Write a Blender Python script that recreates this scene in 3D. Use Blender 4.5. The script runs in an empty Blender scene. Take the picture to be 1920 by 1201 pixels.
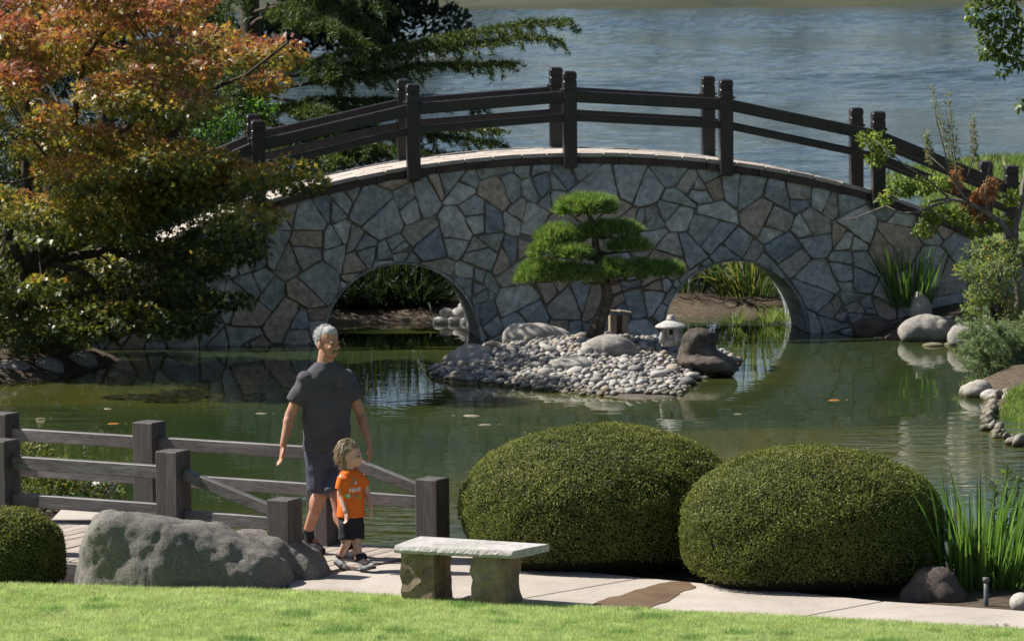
import bpy, bmesh, math, random
import numpy as np
from mathutils import Vector, Matrix, noise
from mathutils.bvhtree import BVHTree

random.seed(7)
RNG = np.random.default_rng(7)
SC = bpy.context.scene
COL = SC.collection

# ------------------------------------------------------------------ camera
FPX, CX, CY = 8000.0, 960.0, 600.5            # focal length in photo pixels, picture centre
CAM = Vector((0.0, 0.0, 5.26))                # eye above the pond (water is z = 0)
PITCH = math.atan((CY + 130.0) / FPX)
ROLL = 0.010
CAM_R = Matrix.Rotation(math.pi / 2 - PITCH, 3, 'X') @ Matrix.Rotation(-ROLL, 3, 'Z')
cd = bpy.data.cameras.new('camera')
cd.sensor_width = 36.0
cd.lens = FPX / 1920.0 * 36.0
cd.clip_start, cd.clip_end = 0.5, 3000.0
cd.dof.use_dof = True
cd.dof.focus_distance = 33.5
cd.dof.aperture_fstop = 9.0
cam = bpy.data.objects.new('camera', cd)
COL.objects.link(cam)
cam.matrix_world = Matrix.Translation(CAM) @ CAM_R.to_4x4()
SC.camera = cam

# ------------------------------------------------------------------ sky and sun
SUN_TO = Vector((-0.92, 0.27, 1.0)).normalized()
SUN_EL = math.asin(SUN_TO.z)
SUN_AZ = math.atan2(SUN_TO.x, SUN_TO.y)
world = bpy.data.worlds.new('World')
SC.world = world
world.use_nodes = True
wt = world.node_tree
bg = wt.nodes['Background']
sky = wt.nodes.new('ShaderNodeTexSky')
sky.sky_type = 'NISHITA'
sky.sun_disc = False
sky.sun_elevation = SUN_EL
sky.sun_rotation = SUN_AZ
sky.air_density, sky.dust_density, sky.ozone_density = 0.8, 1.1, 1.3
wt.links.new(sky.outputs[0], bg.inputs[0])
bg.inputs[1].default_value = 0.06
sl = bpy.data.lights.new('sun', 'SUN')
sl.energy = 5.0
sl.angle = math.radians(0.53)
sl.color = (1.0, 0.955, 0.88)
sun = bpy.data.objects.new('sun', sl)
COL.objects.link(sun)
sun.rotation_euler = SUN_TO.to_track_quat('Z', 'Y').to_euler()
sun.location = (-20, 10, 30)
vs = SC.view_settings
vs.view_transform = 'Standard'
vs.look = 'None'
vs.exposure = 0.74
vs.gamma = 1.0
vs.use_curve_mapping = False
SC.render.engine = 'CYCLES'
SC.cycles.use_denoising = True
SC.cycles.max_bounces = 6
SC.cycles.transparent_max_bounces = 4
SC.cycles.caustics_reflective = False
SC.cycles.caustics_refractive = False

# ------------------------------------------------------------------ layout helpers (surveying the place from the photograph)
def ray(px, py):
    return CAM_R @ Vector(((px - CX) / FPX, -(py - CY) / FPX, -1.0))
def onz(px, py, z=0.0):
    d = ray(px, py)
    return CAM + d * ((z - CAM.z) / d.z)
def at(px, py, Y):
    d = ray(px, py)
    return CAM + d * (Y / d.y)
def pxof(p):
    q = CAM_R.transposed() @ (Vector(p) - CAM)
    return CX + FPX * q.x / -q.z, CY - FPX * q.y / -q.z

# ------------------------------------------------------------------ object helpers
def tag(o, label=None, cat=None, group=None, kind=None):
    if label: o['label'] = label
    if cat: o['category'] = cat
    if group: o['group'] = group
    if kind: o['kind'] = kind
    return o
def empty(name, loc, rz=0.0):
    o = bpy.data.objects.new(name, None)
    o.empty_display_size = 0.2
    o.location = loc
    o.rotation_euler = (0, 0, rz)
    COL.objects.link(o)
    return o
def link(name, me, parent=None, loc=None):
    o = bpy.data.objects.new(name, me)
    COL.objects.link(o)
    if parent is not None: o.parent = parent
    if loc is not None: o.location = loc
    return o
def smooth(me, on=True):
    me.polygons.foreach_set('use_smooth', np.full(len(me.polygons), on))
def world_part(o, parent):
    """parent o (built in world coordinates) to an unscaled parent that only has location / z-rotation"""
    o.parent = parent
    M = Matrix.LocRotScale(parent.location, parent.rotation_euler, None)
    o.matrix_parent_inverse = M.inverted()
    return o

class MB:
    def __init__(s): s.v = []; s.f = []
    def add(s, vs, fs):
        b = len(s.v)
        s.v += [tuple(p) for p in vs]
        s.f += [tuple(b + i for i in f) for f in fs]
    def box(s, lo, hi):
        (x0, y0, z0), (x1, y1, z1) = lo, hi
        s.add([(x0,y0,z0),(x1,y0,z0),(x1,y1,z0),(x0,y1,z0),(x0,y0,z1),(x1,y0,z1),(x1,y1,z1),(x0,y1,z1)],
              [(0,3,2,1),(4,5,6,7),(0,1,5,4),(1,2,6,5),(2,3,7,6),(3,0,4,7)])
    def beam(s, a, b, w, h, side=None):
        """square bar from a to b: w across, h tall"""
        a, b = Vector(a), Vector(b)
        d = (b - a).normalized()
        sd = (Vector(side) if side else d.cross(Vector((0, 0, 1)))).normalized()
        up = sd.cross(d).normalized()
        if up.z < 0: up = -up
        c = [(-1,-1),(1,-1),(1,1),(-1,1)]
        v = [a + sd*(i*w/2) + up*(j*h/2) for i, j in c] + [b + sd*(i*w/2) + up*(j*h/2) for i, j in c]
        s.add(v, [(0,3,2,1),(4,5,6,7),(0,1,5,4),(1,2,6,5),(2,3,7,6),(3,0,4,7)])
    def tube(s, pts, rad, n=7, cap=True):
        pts = [Vector(p) for p in pts]
        rings = []
        t0 = (pts[1] - pts[0]).normalized()
        u = t0.orthogonal().normalized()
        for i, p in enumerate(pts):
            t = (pts[min(i+1, len(pts)-1)] - pts[max(i-1, 0)]).normalized()
            u = (u - t * u.dot(t)).normalized()
            w = t.cross(u)
            r = rad[i] if hasattr(rad, '__len__') else rad
            rings.append([p + (u*math.cos(2*math.pi*k/n) + w*math.sin(2*math.pi*k/n))*r for k in range(n)])
        b = len(s.v)
        for rg in rings: s.v += [tuple(q) for q in rg]
        for i in range(len(pts)-1):
            for k in range(n):
                s.f.append((b+i*n+k, b+i*n+(k+1)%n, b+(i+1)*n+(k+1)%n, b+(i+1)*n+k))
        if cap:
            s.f.append(tuple(b+k for k in reversed(range(n))))
            s.f.append(tuple(b+(len(pts)-1)*n+k for k in range(n)))
    def lathe(s, prof, n=24, c=(0, 0, 0)):
        b = len(s.v)
        for r, z in prof:
            for k in range(n):
                a = 2*math.pi*k/n
                s.v.append((c[0]+r*math.cos(a), c[1]+r*math.sin(a), c[2]+z))
        for i in range(len(prof)-1):
            for k in range(n):
                s.f.append((b+i*n+k, b+i*n+(k+1)%n, b+(i+1)*n+(k+1)%n, b+(i+1)*n+k))
        s.f.append(tuple(b+k for k in reversed(range(n))))
        s.f.append(tuple(b+(len(prof)-1)*n+k for k in range(n)))
    def loft(s, rings):
        n = len(rings[0]); b = len(s.v)
        for rg in rings: s.v += [tuple(q) for q in rg]
        for i in range(len(rings)-1):
            for k in range(n):
                s.f.append((b+i*n+k, b+i*n+(k+1)%n, b+(i+1)*n+(k+1)%n, b+(i+1)*n+k))
        s.f.append(tuple(b+k for k in reversed(range(n))))
        s.f.append(tuple(b+(len(rings)-1)*n+k for k in range(n)))
    def ell(s, c, r, n=14, m=9, R=None):
        c = Vector(c); b = len(s.v)
        for i in range(1, m):
            th = math.pi*i/m
            for k in range(n):
                a = 2*math.pi*k/n
                q = Vector((r[0]*math.sin(th)*math.cos(a), r[1]*math.sin(th)*math.sin(a), r[2]*math.cos(th)))
                if R is not None: q = R @ q
                s.v.append(tuple(c+q))
        for e in (1, -1):
            q = Vector((0, 0, r[2]*e))
            if R is not None: q = R @ q
            s.v.append(tuple(c+q))
        top, bot = b+(m-1)*n, b+(m-1)*n+1
        for i in range(m-2):
            for k in range(n):
                s.f.append((b+i*n+k, b+(i+1)*n+k, b+(i+1)*n+(k+1)%n, b+i*n+(k+1)%n))
        for k in range(n):
            s.f.append((top, b+k, b+(k+1)%n))
            s.f.append((bot, b+(m-2)*n+(k+1)%n, b+(m-2)*n+k))
    def cap(s, a, b2, ra, rb, n=10):
        """tapered round-ended limb"""
        a, b2 = Vector(a), Vector(b2); d = b2-a; L = d.length; t = d/L
        pts, rr = [], []
        for q in (-0.98, -0.8, -0.45, 0): pts.append(a+t*ra*q); rr.append(ra*math.sqrt(max(1-q*q, .02)))
        for q in (0, 0.45, 0.8, 0.98): pts.append(b2+t*rb*q); rr.append(rb*math.sqrt(max(1-q*q, .02)))
        s.tube(pts, rr, n)
    def build(s, name, mat, parent=None, sm=False, loc=None, bevel=0.0):
        me = bpy.data.meshes.new(name)
        me.from_pydata(s.v, [], s.f)
        if bevel > 0:
            bm = bmesh.new(); bm.from_mesh(me)
            bmesh.ops.bevel(bm, geom=[e for e in bm.edges if e.calc_face_angle(0) > 0.5], offset=bevel, segments=1, affect='EDGES', clamp_overlap=True)
            bm.to_mesh(me); bm.free()
        me.validate()
        if mat: me.materials.append(mat)
        smooth(me, sm)
        return link(name, me, parent, loc)

def remeshed(mb, name, mat, voxel, smooth_it=3, parent=None, disp=None):
    """fuse overlapping volumes into one continuous skin"""
    o = mb.build(name, None)
    m = o.modifiers.new('r', 'REMESH'); m.mode = 'VOXEL'; m.voxel_size = voxel; m.adaptivity = 0
    if smooth_it:
        k = o.modifiers.new('s', 'SMOOTH'); k.factor = 0.5; k.iterations = smooth_it
    dg = bpy.context.evaluated_depsgraph_get()
    me = bpy.data.meshes.new_from_object(o.evaluated_get(dg))
    bpy.data.objects.remove(o)
    me.name = name
    me.materials.clear()
    me.materials.append(mat)
    if disp: displace(me, disp)
    smooth(me)
    o = link(name, me)
    if parent is not None: world_part(o, parent)
    return o
def displace(me, fn):
    n = len(me.vertices)
    co = np.empty(n*3, np.float32); me.vertices.foreach_get('co', co)
    no = np.empty(n*3, np.float32); me.vertices.foreach_get('normal', no)
    co = co.reshape(-1, 3); no = no.reshape(-1, 3)
    d = np.array([fn(Vector(c)) for c in co.tolist()], np.float32)
    co += no*d[:, None]
    me.vertices.foreach_set('co', co.ravel()); me.update()

def quad_mesh(name, V, F, cols=None, mats=()):
    """V (n,3) floats, F (m,k) ints with the same k everywhere; fast path for leaves and grass"""
    me = bpy.data.meshes.new(name)
    V = np.ascontiguousarray(V, np.float32); F = np.ascontiguousarray(F, np.int32)
    m, k = F.shape
    me.vertices.add(len(V)); me.vertices.foreach_set('co', V.ravel())
    me.loops.add(m*k); me.loops.foreach_set('vertex_index', F.ravel())
    me.polygons.add(m)
    me.polygons.foreach_set('loop_start', np.arange(0, m*k, k, dtype=np.int32))
    me.update(calc_edges=True)
    if cols is not None:
        a = me.color_attributes.new('Col', 'FLOAT_COLOR', 'POINT')
        c4 = np.ones((len(V), 4), np.float32); c4[:, :3] = cols
        a.data.foreach_set('color', c4.ravel())
    for q in mats: me.materials.append(q)
    return me
def unit(a):
    return a/np.maximum(np.linalg.norm(a, axis=1, keepdims=True), 1e-9)
TEMPLATES = {
    # (across, along, up) and triangles
    'kite': (np.array([(0,0,0),(-.5,.5,.06),(0,1,-.06),(.5,.5,.06)]), [(0,2,1),(0,3,2)]),
    'oval': (np.array([(0,0,0),(-.34,.3,.05),(-.3,.68,.05),(0,1,-.05),(.3,.68,.05),(.34,.3,.05)]), [(0,2,1),(0,3,2),(0,4,3),(0,5,4)]),
    'maple': (np.array([(0,0,0),(-.5,.2,.05),(-.16,.34,0),(-.45,.78,.04),(0,.55,0),(0,1.05,-.08),(.45,.78,.04),(.16,.34,0),(.5,.2,.05)]),
              [(0,2,1),(0,4,2),(2,4,3),(2,4,5),(0,7,4),(7,6,4),(7,5,4),(0,8,7)]),
    'needle': (np.array([(-.5,0,0),(.5,0,0),(0,1,0)]), [(0,1,2)]),
}
def leaf_mesh(name, P, T, N, L, W, C, tpl, mat):
    """P base points, T along, N face normal, L length, W width, C colour, one leaf per row"""
    tv, tf = TEMPLATES[tpl]
    tf = np.array(tf)
    T = unit(T); B = unit(np.cross(T, N)); N = np.cross(B, T)
    n, k = len(P), len(tv)
    V = (P[:, None, :] + B[:, None, :]*(tv[None, :, 0:1]*W[:, None, None])
         + T[:, None, :]*(tv[None, :, 1:2]*L[:, None, None]) + N[:, None, :]*(tv[None, :, 2:3]*L[:, None, None])).reshape(-1, 3)
    F = (tf[None] + (np.arange(n)*k)[:, None, None]).reshape(-1, 3)
    return quad_mesh(name, V, F, np.repeat(C, k, 0), [mat])
def rnd_dirs(n):
    return unit(RNG.normal(size=(n, 3)))
def blades_mesh(name, P, D, L, W, bend, C, mat, seg=4, C2=None):
    """strap leaves: base P, start direction D, length L, width W; they droop by bend"""
    n = len(P); D = unit(D)
    side = unit(np.cross(D, np.array([[0, 0, 1.0]])) + RNG.normal(scale=.35, size=(n, 3)))
    hd = D.copy(); hd[:, 2] = 0; hd = unit(hd + 1e-6)
    rows, cols = [], []
    p = P.copy(); d = D.copy()
    for i in range(seg+1):
        t = i/seg
        w = W*(1-t**2.2)*(.75+.5*t if t < .5 else 1)*.5 + W*.02
        rows.append(p - side*w[:, None]); rows.append(p + side*w[:, None])
        c = C if C2 is None else C*(1-t)+C2*t
        cols += [c, c]
        d = unit(d + (hd*.45 + np.array([[0, 0, -1.0]]))*(bend*(0.35+t))[:, None]/seg)
        p = p + d*(L/seg)[:, None]
    K = 2*(seg+1)
    V = np.stack(rows, 1).reshape(-1, 3); Cc = np.stack(cols, 1).reshape(-1, 3)
    f = np.array([(2*i, 2*i+1, 2*i+3, 2*i+2) for i in range(seg)])
    F = (f[None] + (np.arange(n)*K)[:, None, None]).reshape(-1, 4)
    return quad_mesh(name, V, F, Cc, [mat])

# ------------------------------------------------------------------ materials
def new_mat(name):
    m = bpy.data.materials.new(name); m.use_nodes = True
    nt = m.node_tree
    return m, nt, nt.nodes['Principled BSDF'], nt.nodes['Material Output']
def nd(nt, typ, **kw):
    n = nt.nodes.new(typ)
    for k, v in kw.items(): setattr(n, k, v)
    return n
def noise_node(nt, vec, scale, detail=6, rough=.6, dist=0.0):
    n = nd(nt, 'ShaderNodeTexNoise'); n.inputs['Scale'].default_value = scale
    n.inputs['Detail'].default_value = detail; n.inputs['Roughness'].default_value = rough
    n.inputs['Distortion'].default_value = dist
    if vec is not None: nt.links.new(vec, n.inputs['Vector'])
    return n
def ramp(nt, fac, stops):
    r = nd(nt, 'ShaderNodeValToRGB'); cr = r.color_ramp
    while len(cr.elements) > 1: cr.elements.remove(cr.elements[-1])
    cr.elements[0].position = stops[0][0]; cr.elements[0].color = (*stops[0][1], 1)
    for p, c in stops[1:]:
        e = cr.elements.new(p); e.color = (*c, 1)
    nt.links.new(fac, r.inputs[0]); return r
def mixc(nt, fac, a, b, mode='MIX'):
    m = nd(nt, 'ShaderNodeMix', data_type='RGBA', blend_type=mode)
    for i, x in ((0, fac), (6, a), (7, b)):
        if isinstance(x, (int, float)): m.inputs[i].default_value = x
        elif isinstance(x, tuple): m.inputs[i].default_value = (*x, 1)
        else: nt.links.new(x, m.inputs[i])
    return m.outputs[2]
def coords(nt, kind='Object', scale=None):
    tc = nd(nt, 'ShaderNodeTexCoord')
    out = tc.outputs[kind]
    if scale:
        mp = nd(nt, 'ShaderNodeMapping'); mp.inputs['Scale'].default_value = scale
        nt.links.new(out, mp.inputs[0]); out = mp.outputs[0]
    return out
def bump(nt, bsdf, height, strength=.4, dist=.02):
    b = nd(nt, 'ShaderNodeBump'); b.inputs['Strength'].default_value = strength; b.inputs['Distance'].default_value = dist
    nt.links.new(height, b.inputs['Height']); nt.links.new(b.outputs[0], bsdf.inputs['Normal']); return b
def solid(name, stops, scale=8.0, rough=.85, bstr=.4, bdist=.01, bscale=None, spec=.3, vec_scale=None, detail=7, dist=0.0, fine=None):
    """mottled solid: noise through a colour ramp, fine relief from a second noise"""
    m, nt, b, _ = new_mat(name)
    v = coords(nt, 'Object', vec_scale)
    n = noise_node(nt, v, scale, detail, .62, dist)
    c = ramp(nt, n.outputs[0], stops).outputs[0]
    n2 = noise_node(nt, v, bscale or scale*4, 8, .7)
    if fine:
        r2 = ramp(nt, n2.outputs[0], [(.35, (1-fine,)*3), (.65, (1+fine*.4,)*3)])
        c = mixc(nt, 1.0, c, r2.outputs[0], 'MULTIPLY')
    nt.links.new(c, b.inputs['Base Color'])
    b.inputs['Roughness'].default_value = rough
    b.inputs['Specular IOR Level'].default_value = spec
    bump(nt, b, n2.outputs[0], bstr, bdist)
    return m
def leafmat(name, trans=.45, rough=.45, spec=.35, var=.25, tint=(1.0, 1.0, .55)):
    m, nt, b, out = new_mat(name)
    a = nd(nt, 'ShaderNodeAttribute', attribute_name='Col')
    n = noise_node(nt, coords(nt), 9.0, 2)
    r = ramp(nt, n.outputs[0], [(.3, (1-var,)*3), (.7, (1+var*.6,)*3)])
    c = mixc(nt, 1.0, a.outputs[0], r.outputs[0], 'MULTIPLY')
    nt.links.new(c, b.inputs['Base Color'])
    b.inputs['Roughness'].default_value = rough
    b.inputs['Specular IOR Level'].default_value = spec
    t = nd(nt, 'ShaderNodeBsdfTranslucent')
    tc = mixc(nt, 1.0, c, tuple(1.5*x for x in tint), 'MULTIPLY')
    nt.links.new(tc, t.inputs[0])
    mx = nd(nt, 'ShaderNodeMixShader'); mx.inputs[0].default_value = trans
    nt.links.new(b.outputs[0], mx.inputs[1]); nt.links.new(t.outputs[0], mx.inputs[2])
    nt.links.new(mx.outputs[0], out.inputs[0])
    return m
M = {}
M['leaf'] = leafmat('leaf')
M['maple_leaf'] = leafmat('maple_leaf', .42, .4, .5, .3, (1.05, .9, .5))
M['box_leaf'] = leafmat('box_leaf', .3, .55, .16, .3)
M['needle'] = leafmat('needle', .3, .5, .3, .2)
M['grass'] = leafmat('grass', .4, .5, .3, .3, (1, 1, .8))
M['bark'] = solid('bark', [(.3, (.035,.026,.02)), (.7, (.12,.095,.075))], 14, .95, .8, .02, vec_scale=(1,1,.35))
M['pale_bark'] = solid('pale_bark', [(.3, (.07,.06,.05)), (.7, (.26,.235,.2))], 16, .9, .6, .01)
M['pine_bark'] = solid('pine_bark', [(.3, (.06,.045,.032)), (.55, (.13,.10,.075)), (.75, (.26,.22,.18))], 18, .95, .9, .02)
M['granite'] = solid('granite', [(.25, (.17,.155,.135)), (.5, (.30,.28,.25)), (.75, (.43,.41,.37))], 5, .9, .5, .012, 40, fine=.3)
M['pale_rock'] = solid('pale_rock', [(.25, (.24,.21,.17)), (.5, (.40,.37,.32)), (.75, (.52,.49,.44))], 4, .9, .45, .012, 36, fine=.25)
M['tan_boulder'] = solid('tan_boulder', [(.2, (.13,.12,.105)), (.42, (.20,.185,.162)), (.6, (.24,.222,.195)), (.8, (.33,.275,.205))], 1.3, .95, .9, .012, 75, fine=.55)
M['dark_rock'] = solid('dark_rock', [(.3, (.05,.042,.036)), (.55, (.125,.10,.082)), (.75, (.28,.24,.20))], 4, .85, .6, .02, 30, fine=.3)
M['wet_rock'] = solid('wet_rock', [(.3, (.09,.08,.05)), (.5, (.22,.2,.15)), (.75, (.42,.39,.33))], 6, .6, .5, .012, 36, fine=.3)
M['mortar'] = solid('mortar', [(.3, (.17,.145,.12)), (.7, (.30,.26,.22))], 12, .95, .6, .01)
STONE = []
for i, (a, b_) in enumerate([((.145,.165,.185), (.27,.30,.325)), ((.19,.21,.23), (.33,.36,.385)), ((.12,.14,.17), (.21,.25,.29)), ((.22,.185,.165), (.35,.30,.27)),
                             ((.19,.185,.185), (.31,.305,.30)), ((.155,.175,.18), (.29,.32,.325)), ((.25,.26,.265), (.40,.42,.43)), ((.21,.165,.145), (.30,.24,.215))]):
    a, b_ = tuple(x*1.7*k for x, k in zip(a, (1.08, 1, .9))), tuple(x*1.8*k for x, k in zip(b_, (1.08, 1, .9)))
    STONE.append(solid('wall_stone_%d' % i, [(.3, a), (.7, b_)], 2.6+.4*i, .85, .8, .02, 13, fine=.4, dist=.9))
M['paver'] = solid('paver', [(.3, (.36,.31,.27)), (.7, (.55,.49,.43))], 6, .9, .3, .005, 60, fine=.15)
M['edge_brick'] = solid('edge_brick', [(.3, (.05,.035,.03)), (.7, (.12,.085,.07))], 9, .85, .4, .006)
M['dark_wood'] = solid('dark_wood', [(.3, (.012,.009,.010)), (.7, (.034,.025,.027))], 6, .36, .5, .004, 30, spec=.5, vec_scale=(1,1,.25), fine=.3)
M['grey_wood'] = solid('grey_wood', [(.25, (.07,.06,.057)), (.5, (.125,.112,.108)), (.75, (.21,.195,.185))], 3, .5, .5, .004, 24, vec_scale=(.35,3,2.2), fine=.35)
M['post_wood'] = solid('post_wood', [(.25, (.05,.042,.04)), (.55, (.095,.082,.078)), (.8, (.18,.165,.16))], 5, .8, .5, .004, 30, vec_scale=(2.5,2.5,.22), fine=.35)
M['plank'] = solid('plank', [(.25, (.27,.215,.17)), (.55, (.40,.34,.29)), (.8, (.5,.45,.4))], 3, .85, .4, .004, 22, vec_scale=(2.5,.3,1), fine=.25)
M['concrete'] = solid('concrete', [(.28, (.31,.265,.225)), (.5, (.42,.37,.32)), (.75, (.49,.44,.385))], 1.1, .9, .25, .004, 60, fine=.2, dist=.5)
M['wet_stain'] = solid('wet_stain', [(.3, (.11,.07,.04)), (.7, (.2,.135,.085))], 5, .45, .1, .003, 50, spec=.5)
M['bench_stone'] = solid('bench_stone', [(.3, (.33,.31,.28)), (.55, (.47,.45,.42)), (.75, (.56,.54,.51))], 5, .9, .5, .012, 30, fine=.25)
M['leg_stone'] = solid('leg_stone', [(.3, (.17,.12,.075)), (.55, (.27,.205,.14)), (.78, (.37,.31,.24))], 5, .9, .6, .015, 26, fine=.3)
M['lantern_stone'] = solid('lantern_stone', [(.28, (.33,.32,.29)), (.7, (.60,.58,.54))], 12, .9, .6, .008, 50, fine=.3)
M['box_wood'] = solid('box_wood', [(.3, (.17,.13,.095)), (.7, (.33,.27,.20))], 7, .85, .4, .004, vec_scale=(3,3,.4))
M['soil'] = solid('soil', [(.3, (.035,.026,.018)), (.6, (.085,.065,.045)), (.8, (.14,.11,.08))], 3, .95, .8, .03, 20, fine=.4)
M['island_soil'] = solid('island_soil', [(.3, (.06,.05,.038)), (.7, (.16,.14,.115))], 9, .95, .8, .02)
PEB = [solid('pebble_stone_%d' % i, [(.3, tuple(x*.8 for x in c)), (.7, c)], 14, .85, .25, .004, 60, fine=.12) for i, c in enumerate(
    [(.38,.355,.32), (.27,.255,.235), (.47,.445,.405), (.36,.30,.235), (.19,.185,.18)])]
def waterline(m, z0=.015, z1=.075):
    """stones stay dark and algae-stained where the water laps at them"""
    nt = m.node_tree; b = nt.nodes['Principled BSDF']
    src = b.inputs['Base Color'].links[0].from_socket
    g = nd(nt, 'ShaderNodeNewGeometry'); sp = nd(nt, 'ShaderNodeSeparateXYZ'); nt.links.new(g.outputs['Position'], sp.inputs[0])
    ns = noise_node(nt, g.outputs['Position'], 6, 3)
    ad = nd(nt, 'ShaderNodeMath', operation='MULTIPLY_ADD'); nt.links.new(ns.outputs[0], ad.inputs[0]); ad.inputs[1].default_value = -.09; nt.links.new(sp.outputs[2], ad.inputs[2])
    mr = nd(nt, 'ShaderNodeMapRange'); mr.inputs[1].default_value = z0-.045; mr.inputs[2].default_value = z1-.045
    nt.links.new(ad.outputs[0], mr.inputs[0])
    nt.links.new(mixc(nt, mr.outputs[0], mixc(nt, 1.0, src, (.34, .32, .2), 'MULTIPLY'), src), b.inputs['Base Color'])
for q in PEB+[M['granite'], M['pale_rock'], M['wet_rock']]: waterline(q)
M['steel'] = solid('steel', [(.3, (.07,.07,.072)), (.7, (.14,.14,.145))], 20, .5, .2, .002)

# ================================================================== the setting
PZ = 0.49                                     # level of the path and boardwalk above the water
def poly_sd(px, py, poly):
    """signed distance to a polygon, positive inside"""
    P = np.array(poly, float); n = len(P)
    d = np.full(px.shape, 1e9); ins = np.zeros(px.shape, bool)
    for i in range(n):
        ax, ay = P[i]; bx, by = P[(i+1) % n]
        ex, ey = bx-ax, by-ay
        t = np.clip(((px-ax)*ex + (py-ay)*ey)/(ex*ex+ey*ey), 0, 1)
        d = np.minimum(d, np.hypot(px-ax-t*ex, py-ay-t*ey))
        c = ((ay > py) != (by > py)) & (px < (bx-ax)*(py-ay)/(by-ay+1e-12)+ax)
        ins ^= c
    return np.where(ins, d, -d)
LAWN_EDGE = [(-80,1096),(0,1099),(330,1107),(640,1115),(1000,1138),(1300,1152),(1600,1166),(1920,1184),(2010,1189)]
LAWN_W = [onz(x, y, PZ) for x, y in LAWN_EDGE]
def lawn_y(X):
    return np.interp(X, [p.x for p in LAWN_W], [p.y for p in LAWN_W])
def lawn_z(X, Y):
    d = np.maximum(lawn_y(X)-Y, -.3)
    return PZ + .012 + .05*d + .012*np.sin(1.7*X+.6*Y) * np.clip(d, 0, 1)
NEAR = [(-80,-60),(80,-60),(80,32.6),(6,32.8),(3.4,33.2),(2.2,34.2),(-.2,34.3),(-.7,33.2),(-1.3,31.9),(-4,32.6),(-80,34)]
ISLET = [(-9,35.9),(-4.6,36.3),(-3.5,36.7),(-3.2,37.5),(-3.6,38.4),(-5,39),(-9,39.4)]
FARLAND = [(-80,47),(-7.4,49.0),(-6.2,49.9),(-5.4,50.7),(-4.95,51.5),(-5.0,53.0),(-5.5,54.4),(-5.6,56.6),(-4.4,57.0),(-1,57.3),(2,57.65),(4.55,57.9),(4.7,55.9),
           (4.85,54.5),(5.9,53.8),(6.3,51.2),(5.6,49.8),(5.25,48.2),(5.25,46.3),(5.5,44.6),(6.1,43.7),(7.2,43.1),(80,42.5),(80,92),(12,91),(7.4,88),(8.2,83),(7.2,76),(5,69),(0,66),(-4,67),(-8,74),(-80,80)]
def fract(X, Y, s):
    return np.sin(X*s*1.3+1.1*np.sin(Y*s*.9))*np.cos(Y*s*1.1+.7*np.sin(X*s*1.7))
def ground_h(X, Y):
    wob = .12*fract(X, Y, 2.1)+.06*fract(X+3, Y, 5.3)
    a = poly_sd(X, Y, NEAR); b = poly_sd(X, Y, ISLET)+wob; c = poly_sd(X, Y, FARLAND)+wob
    up = lambda sd, sl, top: np.where(sd > 0, top*(1-np.exp(-sd*sl/top)), sd*.7)
    slp = np.where((X > -4.2) & (X < 4.5) & (Y > 56) & (Y < 68), .16, .55)
    h = np.maximum.reduce([up(a, 1.2, .45), up(b, .5, .3), up(c, slp, .5), np.full(X.shape, -1.2)])
    h = np.where(a > 1.2, np.minimum(h, .45), h)
    lz = np.where(Y < lawn_y(X)-.02, lawn_z(X, Y)-.06, -9)
    h = np.where(a > 0, np.maximum(h, np.where(Y < lawn_y(X)-.15, lz, -9)), h)
    return h + np.where((h > .02) & (Y > 36), .04*fract(X, Y, 3.7)+.02*fract(X, Y, 9), 0)
def axis(lo, hi, fine_lo, fine_hi, step, coarse):
    return np.concatenate([np.linspace(lo, fine_lo, coarse, endpoint=False), np.arange(fine_lo, fine_hi, step), np.linspace(fine_hi, hi, coarse)])
gx = axis(-80, 80, -11, 13, .2, 14); gy = axis(-60, 95, 26, 70, .22, 14)
XX, YY = np.meshgrid(gx, gy)
HH = ground_h(XX, YY)
nx, ny = len(gx), len(gy)
idx = np.arange(nx*ny).reshape(ny, nx)
F = np.stack([idx[:-1,:-1], idx[:-1,1:], idx[1:,1:], idx[1:,:-1]], -1).reshape(-1, 4)
m, nt, b, _ = new_mat('ground')
v = coords(nt)
sep = nd(nt, 'ShaderNodeSeparateXYZ'); nt.links.new(v, sep.inputs[0])
n1 = noise_node(nt, v, 1.3, 6); n2 = noise_node(nt, v, 14, 8, .7)
soil = ramp(nt, n2.outputs[0], [(.3, (.04,.03,.02)), (.55, (.10,.078,.055)), (.75, (.17,.135,.1))])
turf = ramp(nt, n2.outputs[0], [(.3, (.06,.10,.02)), (.7, (.15,.21,.05))])
far = nd(nt, 'ShaderNodeMapRange'); far.inputs[1].default_value = 60; far.inputs[2].default_value = 66
nt.links.new(sep.outputs[1], far.inputs[0])
nt.links.new(mixc(nt, far.outputs[0], soil.outputs[0], turf.outputs[0]), b.inputs['Base Color'])
b.inputs['Roughness'].default_value = .95; b.inputs['Specular IOR Level'].default_value = .15
bump(nt, b, n2.outputs[0], .7, .03)
me = quad_mesh('ground', np.stack([XX, YY, HH], -1).reshape(-1, 3), F, None, [m]); smooth(me)
tag(link('ground', me), kind='structure')

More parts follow.
